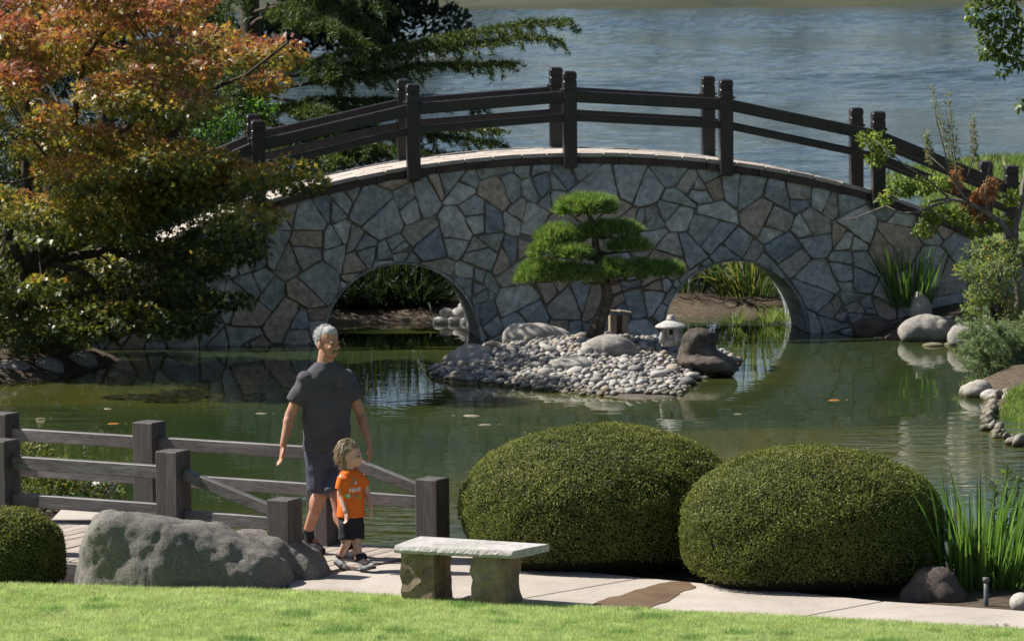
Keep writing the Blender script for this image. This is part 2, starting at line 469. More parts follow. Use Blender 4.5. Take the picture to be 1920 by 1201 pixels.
# far shore of the lake and the wooded point on the left
def sheet(name, xs, ys, hf, mat):
    A, B = np.meshgrid(xs, ys); H = hf(A, B)
    i = np.arange(A.size).reshape(A.shape)
    Fq = np.stack([i[:-1,:-1], i[:-1,1:], i[1:,1:], i[1:,:-1]], -1).reshape(-1, 4)
    me = quad_mesh(name, np.stack([A, B, H], -1).reshape(-1, 3), Fq, None, [mat]); smooth(me)
    return tag(link(name, me), kind='structure')
M['far_turf'] = solid('far_turf', [(.3, (.025,.032,.016)), (.55, (.045,.05,.026)), (.75, (.075,.065,.045))], .12, .95, .5, .1, 1.0)
sheet('far_shore', np.linspace(-500, 500, 60), np.array([276, 280, 283, 287, 292, 300, 320, 360, 440, 600, 1200.]),
      lambda x, y: np.where(y < 283, -1.5, np.minimum((y-283)*.09, 3.5) + .0045*np.maximum(y-320, 0) + .3*np.sin(x*.11)*(y > 284)), M['far_turf'])
sheet('wooded_point', np.linspace(-140, -1, 40), np.linspace(166, 216, 16),
      lambda x, y: -1.2 + 2.4*np.clip(1-np.hypot(np.maximum(x+26, 0)/24, (y-190)/20), 0, 1)**.7, M['far_turf'])

# water: one level, calm in the pond, rippled out on the lake
def water(name, stops, cscale, vscale, ripples, rough):
    m, nt, b, _ = new_mat(name)
    v = coords(nt, 'Object', vscale)
    c = ramp(nt, noise_node(nt, v, cscale, 3, .5, .4).outputs[0], stops)
    nt.links.new(c.outputs[0], b.inputs['Base Color'])
    b.inputs['Roughness'].default_value = rough
    b.inputs['IOR'].default_value = 1.333
    prev = None
    for sc, vsc, st, di, mask in ripples:
        n = noise_node(nt, coords(nt, 'Object', vsc), sc, 3, .55, .3)
        h = n.outputs[0]
        if mask and mask[0] == 'patch':
            h = None
            for cx_, cy_, rx_, ry_ in mask[1]:
                mp_ = nd(nt, 'ShaderNodeMapping'); mp_.inputs['Location'].default_value = (-cx_/rx_, -cy_/ry_, 0); mp_.inputs['Scale'].default_value = (1/rx_, 1/ry_, 0)
                nt.links.new(coords(nt), mp_.inputs[0])
                ln_ = nd(nt, 'ShaderNodeVectorMath', operation='LENGTH'); nt.links.new(mp_.outputs[0], ln_.inputs[0])
                r_ = ramp(nt, ln_.outputs['Value'], [(.45, (1,1,1)), (1.0, (0,0,0))]).outputs[0]
                h = r_ if h is None else mixc(nt, 1.0, h, r_, 'ADD')
            h = mixc(nt, 1.0, h, n.outputs[0], 'MULTIPLY')
        elif mask:
            mk = ramp(nt, noise_node(nt, coords(nt, 'Object', (1, .7, 1)), mask[0], 2).outputs[0], [(mask[1], (0,0,0)), (mask[2], (1,1,1))])
            h = mixc(nt, 1.0, h, mk.outputs[0], 'MULTIPLY')
        bp = nd(nt, 'ShaderNodeBump'); bp.inputs['Strength'].default_value = st; bp.inputs['Distance'].default_value = di
        nt.links.new(h, bp.inputs['Height'])
        if prev: nt.links.new(prev.outputs[0], bp.inputs['Normal'])
        prev = bp
    nt.links.new(prev.outputs[0], b.inputs['Normal'])
    return m
M['pond'] = water('pond_water', [(.28, (.020,.036,.014)), (.5, (.033,.047,.015)), (.7, (.085,.08,.014))], .16, (1,1.2,1),
                  [(1.1, (1,1.6,1), .35, .012, None), (4.5, (1,1.3,1), .35, .0042, (.22,.5,.68)), (2.4, (.6,1.5,1), 1.0, .10, ('patch', [(4.9, 42.0, 1.9, 4.2), (-1.2, 37.4, 1.5, 2.4), (-2.6, 37.0, 1.0, 1.6), (-5.6, 45.5, 1.2, 2.2)]))], .02)
M['lake'] = water('lake_water', [(.35, (.02,.034,.03)), (.65, (.035,.05,.042))], .05, (1,1,1),
                  [(2.0, (.8,1.3,1), .9, .09, None), (7, (1,1,1), .6, .014, None)], .05)
for nm, x0, x1, y0, y1 in (('pond_water', -80, 80, 28, 61.5), ('lake_water', -500, 500, 61.5, 300)):
    if nm[0] == 'p':
        sheet(nm, np.linspace(x0, x1, 12), np.linspace(y0, y1, 12), lambda x, y: x*0, M['pond'])
    else:                                     # wind waves on the lake, real relief
        wv = [(rr1.uniform(.5, 3.2), rr1.gauss(.5, .45), rr1.uniform(0, 6.3)) for rr1 in [random.Random(k) for k in range(26)]]
        def lake_h(x, y):
            h = x*0
            for lam, a, ph in wv:
                kx, ky = math.sin(a)*2*math.pi/lam, math.cos(a)*2*math.pi/lam
                h = h+.0065*lam**.9*np.sin(kx*x+ky*y+ph+1.2*fract(x+7*lam, y, .21))
            return h*(.55+.45*fract(x, y, .07))*np.clip((y-62)/4, 0, 1)*np.where(np.abs(x) > 60, 0, 1)
        xs = np.concatenate([np.linspace(x0, -62, 8), np.arange(-40, 40, .3), np.linspace(62, x1, 8)])
        sheet(nm, xs, np.concatenate([np.arange(y0, 150, .25), np.arange(150, 291, .45)]), lake_h, M['lake'])

# ------------------------------------------------------------------ concrete path of cast slabs, the lawn in front
def prism(name, pts, z0, z1, mat, parent=None, bevel=.006):
    mb = MB(); n = len(pts)
    mb.add([(p[0], p[1], z0) for p in pts]+[(p[0], p[1], z1) for p in pts],
           [tuple(reversed(range(n))), tuple(range(n, 2*n))]+[(i, (i+1) % n, (i+1) % n+n, i+n) for i in range(n)])
    return mb.build(name, mat, parent, bevel=bevel)
def ccw(p):
    a = sum(p[i][0]*p[(i+1) % len(p)][1]-p[(i+1) % len(p)][0]*p[i][1] for i in range(len(p)))
    return p if a > 0 else p[::-1]
def shrink(poly, d):
    P = [Vector((q[0], q[1])) for q in ccw(poly)]; n = len(P); out = []
    for i in range(n):
        e0 = (P[i]-P[i-1]).normalized(); e1 = (P[(i+1) % n]-P[i]).normalized()
        n0, n1 = Vector((-e0.y, e0.x)), Vector((-e1.y, e1.x))
        bis = n0+n1
        k = d/max(.35, bis.length*bis.length/2)
        out.append(P[i]+bis*k)
    return out
path = tag(empty('path', onz(1200, 1110, PZ)), kind='structure')
U = Vector((math.cos(math.radians(30)), -math.sin(math.radians(30)), 0))   # along the boardwalk
VV = Vector((math.sin(math.radians(30)), math.cos(math.radians(30)), 0))   # across it, away from us
B0 = onz(328, 1061, PZ); E0 = onz(607, 1019, PZ)
def along(o, target):
    lo, hi = -6.0, 6.0
    for _ in range(50):
        mid = (lo+hi)/2
        if pxof(o+U*mid)[0] < target: lo = mid
        else: hi = mid
    return o+U*lo
Cp, Fp = along(B0, 535), along(E0, 812)
jd = (onz(1003, 1120, PZ)-onz(1205, 1085, PZ)); jd.z = 0; jd.normalize()
far_px = [(1030,1064),(1207,1082),(1440,1104),(1657,1126),(1880,1141),(2110,1158)]
FE = [onz(x, y, PZ) for x, y in far_px]
slabs = [[Cp-VV*.25+U*.16, Fp+VV*.16+U*.16, Fp+VV*.12+U*.7, FE[0], FE[1], FE[1]+jd*2.2, onz(800, 1135, PZ), onz(560, 1120, PZ)],
         [FE[1], FE[2], FE[3], FE[3]+jd*1.9, FE[2]+jd*2.0, FE[1]+jd*2.2],
         [FE[3], FE[4], FE[5], FE[5]+jd*1.9, FE[4]+jd*1.9, FE[3]+jd*1.9]]
for s in slabs:
    o = prism('slab', shrink(s, .007), PZ-.1, PZ, M['concrete']); world_part(o, path)
st = [onz(x, y, PZ) for x, y in [(1098,1146),(1112,1133),(1135,1121),(1165,1115),(1196,1105),(1228,1096),(1262,1090.5),(1296,1091.5),(1302,1100),(1268,1117),(1246,1129),(1222,1139),(1196,1147)]]
st2 = []
for i_ in range(len(st)):
    for j_ in range(6):
        q_ = st[i_].lerp(st[(i_+1) % len(st)], j_/6)
        st2.append(q_+Vector((.03*noise.noise(q_*9), .05*noise.noise(q_*7+Vector((5, 0, 0))), 0)))
st = st2
stain = prism('water_stain', ccw([(p.x, p.y) for p in st]), PZ+.0035, PZ+.0045, M['wet_stain'], bevel=0); world_part(stain, path)

ly = np.concatenate([[-60, -20, 5, 15], np.linspace(20, 1, 1)*0+20, np.linspace(0, 1, 40)])
lx = axis(-70, 70, -6, 6, .25, 10)
LV = []
for t in np.concatenate([np.linspace(0, 1, 46)]):
    e = lawn_y(lx)
    LV.append(np.stack([lx, e-.0-(1-t)**2.2*60, lx*0], -1))
LV = np.array(LV); LV[..., 2] = lawn_z(LV[..., 0], LV[..., 1])
LV[-1, :, 2] -= .05
i = np.arange(LV.shape[0]*LV.shape[1]).reshape(LV.shape[:2])
Fq = np.stack([i[:-1,:-1], i[:-1,1:], i[1:,1:], i[1:,:-1]], -1).reshape(-1, 4)
M['lawn'] = solid('lawn', [(.3, (.18,.26,.07)), (.7, (.29,.38,.12))], 2, .95, .5, .01, 60, fine=.3)
me = quad_mesh('lawn', LV.reshape(-1, 3), Fq, None, [M['lawn']]); smooth(me)
tag(link('lawn', me), kind='structure')
n = 620000
gxp = RNG.uniform(-4.6, 4.6, n); dd = RNG.uniform(-.03, 4.6, n)
gyp = lawn_y(gxp)-dd
ok = (np.abs(gxp) < gyp*.1215+.15) & (gyp > 26.9)
gxp, gyp = gxp[ok], gyp[ok]; n = len(gxp)
P = np.stack([gxp, gyp, lawn_z(gxp, gyp)-.004], -1)
patch = .5+.5*fract(gxp, gyp, 1.9)*.6+.35*fract(gxp+7, gyp, 6.1)
D = RNG.normal(scale=.55, size=(n, 3)); D[:, 2] = 1
L = RNG.uniform(.022, .046, n)*(.85+.35*patch)
tuft = np.zeros(n, bool)
for _ in range(70):
    tx_, ty_, tr_ = RNG.uniform(-4, 4), RNG.uniform(27.2, 31.2), RNG.uniform(.03, .16)
    tuft |= ((gxp-tx_)**2+((gyp-ty_)*.8)**2 < tr_**2*(.5+RNG.random(n))) & (RNG.random(n) < .7)
L[tuft] *= 1.35
c1 = np.array([.32,.43,.14]); c2 = np.array([.48,.56,.26]); c3 = np.array([.19,.33,.09])
k = np.clip(.15+.8*patch+.25*fract(gxp-5, gyp*1.4, 3.3)+RNG.normal(scale=.25, size=n), 0, 1)[:, None]
C = c1*(1-k)+c2*k
C[tuft] = c3*RNG.uniform(.7, 1.2, (tuft.sum(), 1))
dry = RNG.random(n) < .07
C[dry] = np.array([.42,.40,.20])*RNG.uniform(.7, 1.1, (dry.sum(), 1))
me = leaf_mesh('grass', P, D, rnd_dirs(n), L, np.full(n, .0058), C, 'needle', M['grass'])
tag(link('grass', me), 'short bright green lawn grass along the bottom edge', 'grass', kind='stuff')

# ================================================================== stone arch bridge
TH = math.atan(.13)
BO = onz(1070, 633, 0)
bridge = empty('arch_bridge', BO, TH)
tag(bridge, 'arched stone bridge with two openings and dark timber railings across the pond', 'bridge')
BW = 1.42
ZC = at(1070, 286, BO.y).z
def zd(s): return ZC-.032*s*s-.0002*s**4
ARCH = [(-2.2, 1.02), (2.17, .97)]
S0, S1 = -7.0, 6.9
def low(s):
    z = -.45
    for c, r in ARCH:
        if abs(s-c) < r: z = max(z, math.sqrt(r*r-(s-c)**2)-.02)
    return z
ss = sorted(set([S0+i*(S1-S0)/150 for i in range(151)] + [c+r*math.sin(a*math.pi/48) for c, r in ARCH for a in range(-24, 25)] + [c+e*(r+.0005) for c, r in ARCH for e in (-1, 1)]))
mb = MB()
for i in range(len(ss)-1):
    a, b_ = ss[i], ss[i+1]
    la, lb, ta, tb = low(a), low(b_), zd(a)-.12, zd(b_)-.12
    mb.add([(a,0,la),(b_,0,lb),(b_,0,tb),(a,0,ta),(a,BW,la),(b_,BW,lb),(b_,BW,tb),(a,BW,ta)], [(0,1,2,3),(5,4,7,6),(0,4,5,1),(3,2,6,7)])
wall = mb.build('wall', M['mortar'], bridge)
# irregular flagstones: cells grown round scattered centres, clipped to the wall, pushed clear of the arches
r2 = random.Random(21)
def clip(poly, nx, nz, d):
    out = []
    for i in range(len(poly)):
        p, q = poly[i], poly[(i+1) % len(poly)]
        a, b_ = p[0]*nx+p[1]*nz-d, q[0]*nx+q[1]*nz-d
        if a <= 0: out.append(p)
        if (a < 0) != (b_ < 0) and a != b_:
            t = a/(a-b_); out.append((p[0]+(q[0]-p[0])*t, p[1]+(q[1]-p[1])*t))
    return out
def area(p): return abs(sum(p[i][0]*p[(i+1) % len(p)][1]-p[(i+1) % len(p)][0]*p[i][1] for i in range(len(p))))/2
sites = []
for _ in range(6000):
    s = r2.uniform(S0, S1); z = r2.uniform(-.25, 2.4)
    if z > zd(s): continue
    rad = r2.choice([.36, .5, .62])
    if all(math.hypot(s-q[0], z-q[1]) > (rad+q[2])*.5 for q in sites): sites.append((s, z, rad))
def split(poly, want):
    """break a piece across its longer way until it is small enough"""
    if len(poly) < 3: return []
    if area(poly) < want: return [poly]
    cx, cz = sum(p[0] for p in poly)/len(poly), sum(p[1] for p in poly)/len(poly)
    sxx = sum((p[0]-cx)**2 for p in poly); szz = sum((p[1]-cz)**2 for p in poly); sxz = sum((p[0]-cx)*(p[1]-cz) for p in poly)
    ang = .5*math.atan2(2*sxz, sxx-szz)+r2.uniform(-.65, .65)
    nx, nz = math.cos(ang), math.sin(ang)
    d = (cx+r2.uniform(-.07, .07))*nx+(cz+r2.uniform(-.07, .07))*nz
    return split(clip(poly, nx, nz, d), want*r2.uniform(.6, 1.4))+split(clip(poly, -nx, -nz, -d), want*r2.uniform(.6, 1.4))
pieces = []
for s, z, rad in sites:
    poly = [(s-1.4, z-1.4), (s+1.4, z-1.4), (s+1.4, z+1.4), (s-1.4, z+1.4)]
    for q in sites:
        if q[0] == s or abs(q[0]-s) > 2.8 or abs(q[1]-z) > 2.8: continue
        dx, dz = q[0]-s, q[1]-z
        poly = clip(poly, dx, dz, (s+dx*.5)*dx+(z+dz*.5)*dz)
        if not poly: break
    if not poly: continue
    poly = clip(poly, 0, -1, .22)
    for q in [-.8, -.4, 0, .4, .8]:
        sc_ = s+q; sl_ = -.064*sc_-.0008*sc_**3
        poly = clip(poly, -sl_, 1, zd(sc_)-.135-sl_*sc_)
    poly = clip(clip(poly, -1, 0, -S0), 1, 0, S1)
    if len(poly) > 2: pieces += split(poly, r2.choice([.06, .09, .13, .2, .28]))
n_st = 0
for poly in pieces:
    if area(poly) < .006: continue
    P2 = [Vector(p) for p in shrink([Vector((p[0], p[1])) for p in poly], .0075)]
    if sum(P2[i].x*P2[(i+1) % len(P2)].y-P2[(i+1) % len(P2)].x*P2[i].y for i in range(len(P2))) < .008: continue
    # finer outline, knocked slightly out of true, clear of the arch rings
    Q = []; n_in = 0
    for i in range(len(P2)):
        a, b_ = P2[i], P2[(i+1) % len(P2)]
        k = max(1, int((b_-a).length/.08))
        for j in range(k):
            p = a.lerp(b_, (j+(.2 if j == 0 and k > 1 else 0))/k)
            jit = .008 if j else .004
            p = p+Vector((r2.uniform(-jit, jit), r2.uniform(-jit, jit)))
            for c, r in ARCH:
                d = Vector((p.x-c, p.y))
                if d.length < r+.012: p = Vector((c, 0))+d.normalized()*(r+.012); n_in += 1
            Q.append(p)
    if len(Q) < 4 or n_in > len(Q)-2 or area(Q) < .006: continue
    cen = sum(Q, Vector((0, 0)))/len(Q)
    th = r2.uniform(.014, .065); tx, tz = r2.uniform(-.09, .09), r2.uniform(-.09, .09)
    face = lambda p, k: (p.x, -(th*k+(p.x-cen.x)*tx*k+(p.y-cen.y)*tz*k), p.y)
    n = len(Q); mb = MB()
    mb.v = [(p.x, .004, p.y) for p in Q]+[face(p, .7) for p in Q]+[face(cen+(p-cen)*(1-.014/max((p-cen).length, .03)), 1.0) for p in Q]
    mb.v.append((cen.x, -(th+r2.uniform(-.004, .012)), cen.y))
    for k in (0, n):
        mb.f += [(k+i, k+(i+1) % n, k+n+(i+1) % n, k+n+i) for i in range(n)]
    mb.f += [(2*n+i, 2*n+(i+1) % n, 3*n) for i in range(n)]
    col = STONE[r2.choices(range(8), [20, 18, 7, 13, 20, 14, 12, 5])[0]]
    o = mb.build('stone', col, wall)
    n_st += 1
print('stones', n_st)
# ring of slim stones that line the arch openings
for c, r in ARCH:
    n = 15
    for i in range(n):
        a0, a1 = math.pi*i/n+.006, math.pi*(i+1)/n-.006
        mb = MB(); dep = .55
        pts = [(rr, a) for rr in (r-.02, r+.006) for a in (a0, (a0+a1)/2, a1)]
        v0 = [(c+rr*math.cos(a), -.012-r2.uniform(0, .004), rr*math.sin(a)) for rr, a in pts]
        v1 = [(x, BW+.01, z) for x, y, z in v0]
        mb.add(v0+v1, [(3,4,1,0),(4,5,2,1),(0,1,7,6),(1,2,8,7),(5,4,10,11),(4,3,9,10),(0,6,9,3),(2,5,11,8),(6,7,10,9),(7,8,11,10)])
        mb.build('arch_lining_stone', STONE[r2.randrange(3)], wall)
# deck: courses of pavers on a dark projecting edge
deck = MB()
for i in range(len(ss)-1):
    a, b_ = ss[i], ss[i+1]
    deck.add([(a,.0,zd(a)-.122),(b_,.0,zd(b_)-.122),(b_,0,zd(b_)-.045),(a,0,zd(a)-.045),(a,BW,zd(a)-.122),(b_,BW,zd(b_)-.122),(b_,BW,zd(b_)-.045),(a,BW,zd(a)-.045)], [(0,1,2,3),(5,4,7,6),(3,2,6,7)])
deck = deck.build('deck', M['mortar'], bridge)
s = S0
while s < S1-.1:
    L = r2.uniform(.30, .42)
    for row, (y0, y1) in enumerate([(-.06, .25), (.265, .56), (.575, .87), (.885, 1.18), (1.195, 1.48)]):
        o_ = (row % 2)*.13
        a, b_ = s+.008+o_, s+L-.008+o_
        j = r2.uniform(-.004, .004)
        mb = MB(); zz = lambda q: zd(q)+j
        mb.add([(a,y0,zz(a)-.05),(b_,y0,zz(b_)-.05),(b_,y1,zz(b_)-.05),(a,y1,zz(a)-.05),(a,y0,zz(a)),(b_,y0,zz(b_)),(b_,y1,zz(b_)),(a,y1,zz(a))],
               [(0,3,2,1),(4,5,6,7),(0,1,5,4),(1,2,6,5),(2,3,7,6),(3,0,4,7)])
        mb.build('paver', M['paver'], deck)
    s += L
s = S0
while s < S1-.1:
    L = r2.uniform(.45, .8); a, b_ = s+.006, min(s+L-.006, S1)
    for y0, y1 in ((-.05-r2.uniform(0, .012), -.001), (BW+.001, BW+.05)):
        mb = MB(); j = r2.uniform(-.008, .004)
        mb.add([(a,y0,zd(a)-.138+j),(b_,y0,zd(b_)-.138+j),(b_,y1,zd(b_)-.138+j),(a,y1,zd(a)-.138+j),(a,y0,zd(a)-.056),(b_,y0,zd(b_)-.056),(b_,y1,zd(b_)-.056),(a,y1,zd(a)-.056)],
               [(0,3,2,1),(4,5,6,7),(0,1,5,4),(1,2,6,5),(2,3,7,6),(3,0,4,7)])
        mb.build('edge_brick', M['edge_brick'], deck)
    s += L
# railings
PS = [-5.9, -4.02, -2.03, 0.0, 2.04, 4.05, 5.82]
for side, y in ((0, -.09), (1, BW+.09)):
    off = 0.0 if side == 0 else .05
    for s in PS:
        q = s+off; z0 = zd(q); w = .086
        mb = MB(); mb.box((q-w, y-w, z0-.19), (q+w, y+w, z0+.93))
        post = mb.build('post', M['dark_wood'], bridge, bevel=.012)
        mb = MB(); mb.box((q-w+.009, y-w+.009, z0+.925), (q+w-.009, y+w-.009, z0+.955)); mb.build('neck', M['dark_wood'], post)
        mb = MB(); mb.box((q-w, y-w, z0+.95), (q+w, y+w, z0+1.03))
        mb.add([(q-w,y-w,z0+1.03),(q+w,y-w,z0+1.03),(q+w,y+w,z0+1.03),(q-w,y+w,z0+1.03),(q-w*.7,y-w*.7,z0+1.055),(q+w*.7,y-w*.7,z0+1.055),(q+w*.7,y+w*.7,z0+1.055),(q-w*.7,y+w*.7,z0+1.055)],
               [(0,1,5,4),(1,2,6,5),(2,3,7,6),(3,0,4,7),(4,5,6,7)])
        mb.build('cap', M['dark_wood'], post, bevel=.01)
        mb = MB(); mb.box((q-w-.007, y-w-.007, z0+.80), (q+w+.007, y+w+.007, z0+.83)); mb.build('collar', M['dark_wood'], post, bevel=.004)
        for e in (-1, 1):
            mb = MB(); mb.tube([(q+e*w, y, z0+.815), (q+e*(w+.035), y, z0+.815)], .016, 8); mb.build('bolt', M['steel'], post)
    for i in range(len(PS)-1):
        a, b_ = PS[i]+off, PS[i+1]+off
        for nm, h, w_, t_ in (('top_rail', .73, .11, .15), ('lower_rail', .46, .08, .095)):
            mb = MB()
            mb.beam((a+.075, y, zd(a)+h+(zd(b_)-zd(a))*.075/(b_-a)), (b_-.075, y, zd(b_)+h-(zd(b_)-zd(a))*.075/(b_-a)), w_, t_)
            mb.build(nm, M['dark_wood'], bridge, bevel=.01)

# ================================================================== boardwalk in front: planks, beams and low railing
walk = empty('boardwalk', B0, -math.radians(30))
tag(walk, 'weathered plank boardwalk with low grey timber railings behind the large boulder', 'boardwalk')
MW = Matrix.LocRotScale(walk.location, walk.rotation_euler, None).inverted()
loc = lambda p: MW @ Vector(p)
def lx_(p): return loc(p).x
WID = (E0-B0).dot(VV); ED = loc(E0).x
UA, UD_ = lx_(along(B0, 8)), lx_(along(E0, 283))
UC, UF = lx_(Cp), lx_(Fp)
x = -4.2
while x < max(UC, UF)+.2:
    w = .138
    ymax = WID+.12 if x < UF+.12 else 0
    ymin = -.12
    if x+w > UC+.14:      # the end is cut on the slant between the two last posts
        ymin = -.12+(x+w-UC-.14)/(max(UF-UC, .2))*(WID)
    if ymax-ymin > .15:
        mb = MB(); j = random.uniform(-.003, .003)
        mb.box((x+.004, ymin, -.045+j), (x+w-.004, ymax, j)); mb.build('plank', M['plank'], walk, bevel=.004)
    x += w
for y in (-.06, WID*.5, WID+.06):
    mb = MB(); mb.box((-4.2, y-.05, -.24), (UC, y+.05, -.05)); mb.build('beam', M['post_wood'], walk, bevel=.006)
mb = MB(); mb.box((-4.2, -.165, -.17), (UC+.1, -.122, -.012)); mb.build('fascia_board', M['grey_wood'], walk, bevel=.004)
def wpost(u, v_, h, w=.098):
    mb = MB(); mb.box((u-w, v_-w, -.5), (u+w, v_+w, h)); return mb.build('post', M['post_wood'], walk, bevel=.008)
def wrail(nm, u0, z0, u1, z1, v_, t_=.1, w_=.062):
    mb = MB(); mb.beam((u0, v_, z0-t_/2), (u1, v_, z1-t_/2), w_, t_); return mb.build(nm, M['grey_wood'], walk, bevel=.006)
HP, HE = .885, .575
for u, v_, h in [(UA-1.35, 0, HP), (UA, 0, HP), (0, 0, HP), (UC, 0, HE), (UD_-1.45, WID, HP), (UD_, WID, HP), (ED, WID, HP), (UF, WID, HE)]: wpost(u, v_, h)
g = .1
for us, v_ in (([UA-1.35, UA, 0], 0), ([UD_-1.45, UD_, ED], WID)):
    for a, b_ in zip(us, us[1:]):
        wrail('top_rail', a+g, .765, b_-g, .765, v_); wrail('lower_rail', a+g, .475, b_-g, .475, v_)
for a, b_, v_ in ((0, UC, 0), (ED, UF, WID)):
    wrail('sloping_rail', a+g, .75, b_-g, .52, v_, .085); wrail('lower_rail', a+g, .435, b_-g, .435, v_)
slab_p = [onz(x_, y_, PZ-.03) for x_, y_ in [(96,975),(118,952),(186,951),(190,975)]]
o = prism('landing_stone', ccw([(p.x, p.y) for p in slab_p]), PZ-.2, PZ-.02, M['concrete'])
tag(o, 'flat tan landing stone at the far side of the boardwalk', 'stone slab')

# ================================================================== rocks
def rock(name, ells, mat, label=None, cat='rock', voxel=.035, amp=.03, fr=3.0, group=None, sm=2, seed=0, parent=None, flat=0.0):
    """boulder grown from overlapping rounded masses: ells = [(centre, radii, turn about z)]"""
    mb = MB()
    for e in ells:
        c, r = e[0], e[1]
        R = Matrix.Rotation(e[2] if len(e) > 2 else 0, 3, 'Z')
        if len(e) > 3: R = R @ Matrix.Rotation(e[3], 3, 'Y')
        mb.ell(c, r, 18, 11, R)
    off = Vector((seed*7.3, seed*3.1, seed*1.7))
    def f(p):
        q = p*fr+off
        c = noise.cell(q*.9) * 0
        rid = 1-abs(noise.noise(q*.8))*2
        vd = noise.voronoi(q*.55)[0]
        return amp*(.8*noise.fractal(q, .9, 2.0, 4) + .4*rid - .3 - 1.1*(vd[0]-.4) - .7*math.exp(-(vd[1]-vd[0])*16)) + flat*noise.noise(q*.45)
    o = remeshed(mb, name, mat, voxel, sm, disp=f)
    if parent is None:
        if label: tag(o, label, cat, group)
    else: world_part(o, parent)
    return o
def pr(px, py_top, py_base, wpx, Y=None, z=0.0, dep=1.0, px2=None):
    """one rounded mass from its picture box: centre px, top, base line on level z, width"""
    g = onz(px, py_base, z) if Y is None else at(px, py_base, Y)
    k = g.y/FPX
    rx = wpx/2*k; top = at(px, py_top, g.y+rx*dep*.7).z
    h = max(top-g.z, .04)
    return (Vector((g.x, g.y+rx*dep*.8, g.z+h*.28)), (rx, rx*dep, h*.72))
# the big boulder on the lawn's edge and the lighter one leaning on it
gL = onz(340, 1105, PZ); kL = gL.y/FPX
def bl(px, py, rx, rz, ry, dy=0.0, rot=0.0, tilt=0.0):
    p = at(px, py, gL.y+.35+dy)
    return (p, (rx*kL, ry, rz*kL), rot, tilt)
def long_rock(label, prof, dy, ry, seed, amp, mat):
    """boulder from its skyline: (px, py) along the top, rounded across"""
    mb = MB(); rings = []; x0, x1 = prof[0][0], prof[-1][0]
    for i in range(25):
        x = x0+(x1-x0)*i/24
        top = float(np.interp(x, [q[0] for q in prof], [q[1] for q in prof]))
        p = at(x, top, gL.y+.38+dy); t = (x-x0)/(x1-x0)
        bot = PZ-.45; zc, rz = (p.z+bot)/2, (p.z-bot)/2
        w = ry*(1-abs(2*t-1)**5*.75)*(1+.14*noise.noise(Vector((t*5, seed, 0))))
        lean = .10*noise.noise(Vector((t*4+3, seed, 1)))
        rings.append([Vector((p.x+.03*noise.noise(Vector((t*9, k*.7, seed))), p.y+lean+w*math.copysign(abs(math.cos(a))**.72, math.cos(a)), zc+rz*math.copysign(abs(math.sin(a))**.72, math.sin(a)))) for k, a in enumerate([2*math.pi*j/20 for j in range(20)])])
    mb.loft(rings)
    off = Vector((seed*5.1, 0, 0))
    def f(p):
        q = p*2.2+off; vd = noise.voronoi(q*.8)[0]
        return amp*(1.1*noise.noise(q)+.45*noise.noise(q*2.1)-.5*(vd[0]-.45)-.25*math.exp(-(vd[1]-vd[0])*10))+.012*noise.fractal(p*9+off, .8, 2, 4)
    o = remeshed(mb, 'boulder', mat, .02, 2, disp=f)
    return tag(o, label, 'boulder')
long_rock('massive long dark grey boulder with tan foot at the lawn edge', [(140,1100),(146,1050),(154,995),(170,962),(205,954),(262,966),(330,973),(395,976),(430,986),(452,1000),(486,1012),(516,1026),(540,1050),(552,1085),(556,1110)], 0, .40, 3, .05, M['tan_boulder'])
long_rock('smaller sloping sunlit boulder leaning at the right end of the massive boulder', [(420,1010),(440,990),(470,989),(510,996),(548,1008),(585,1032),(612,1052),(622,1075),(627,1105)], .35, .34, 6, .035, M['tan_boulder'])
g = onz(1760, 1136, PZ-.05)
rock('boulder', [(g+Vector((.01,.27,.07)), (.19,.17,.2), 0), (g+Vector((.08,.24,.03)), (.16,.17,.13), 0), (g+Vector((-.10,.26,.02)), (.17,.17,.13), 0)],
     M['dark_rock'], 'shaded brown boulder between the right clipped bush and the iris clump', 'boulder', .025, .02, 4, seed=8)
g = onz(1912, 1142, PZ-.02)
rock('rock', [(g+Vector((.03,.12,.03)), (.1,.1,.08), 0)], M['pale_rock'], 'small pale stone at the path edge in the bottom right corner', voxel=.02, amp=.01, seed=9)
# left shore
for i, (a, lab) in enumerate([((20, 672, 712, 84), 'shaded grey shore rock at the left edge under the maple'),
               ((88, 668, 707, 66), 'grey shore rock with bright sunlit top under the maple'),
               ((150, 656, 694, 66), 'smooth rounded grey boulder nearest the left end of the bridge')]):
    rock('shore_rock', [pr(*a, dep=.85), pr(a[0]-a[3]*.2, a[1]+8, a[2], a[3]*.7, dep=.8)], M['granite'], lab, amp=.025 if i < 2 else .012, seed=20+i, group='rocks along the left shore')
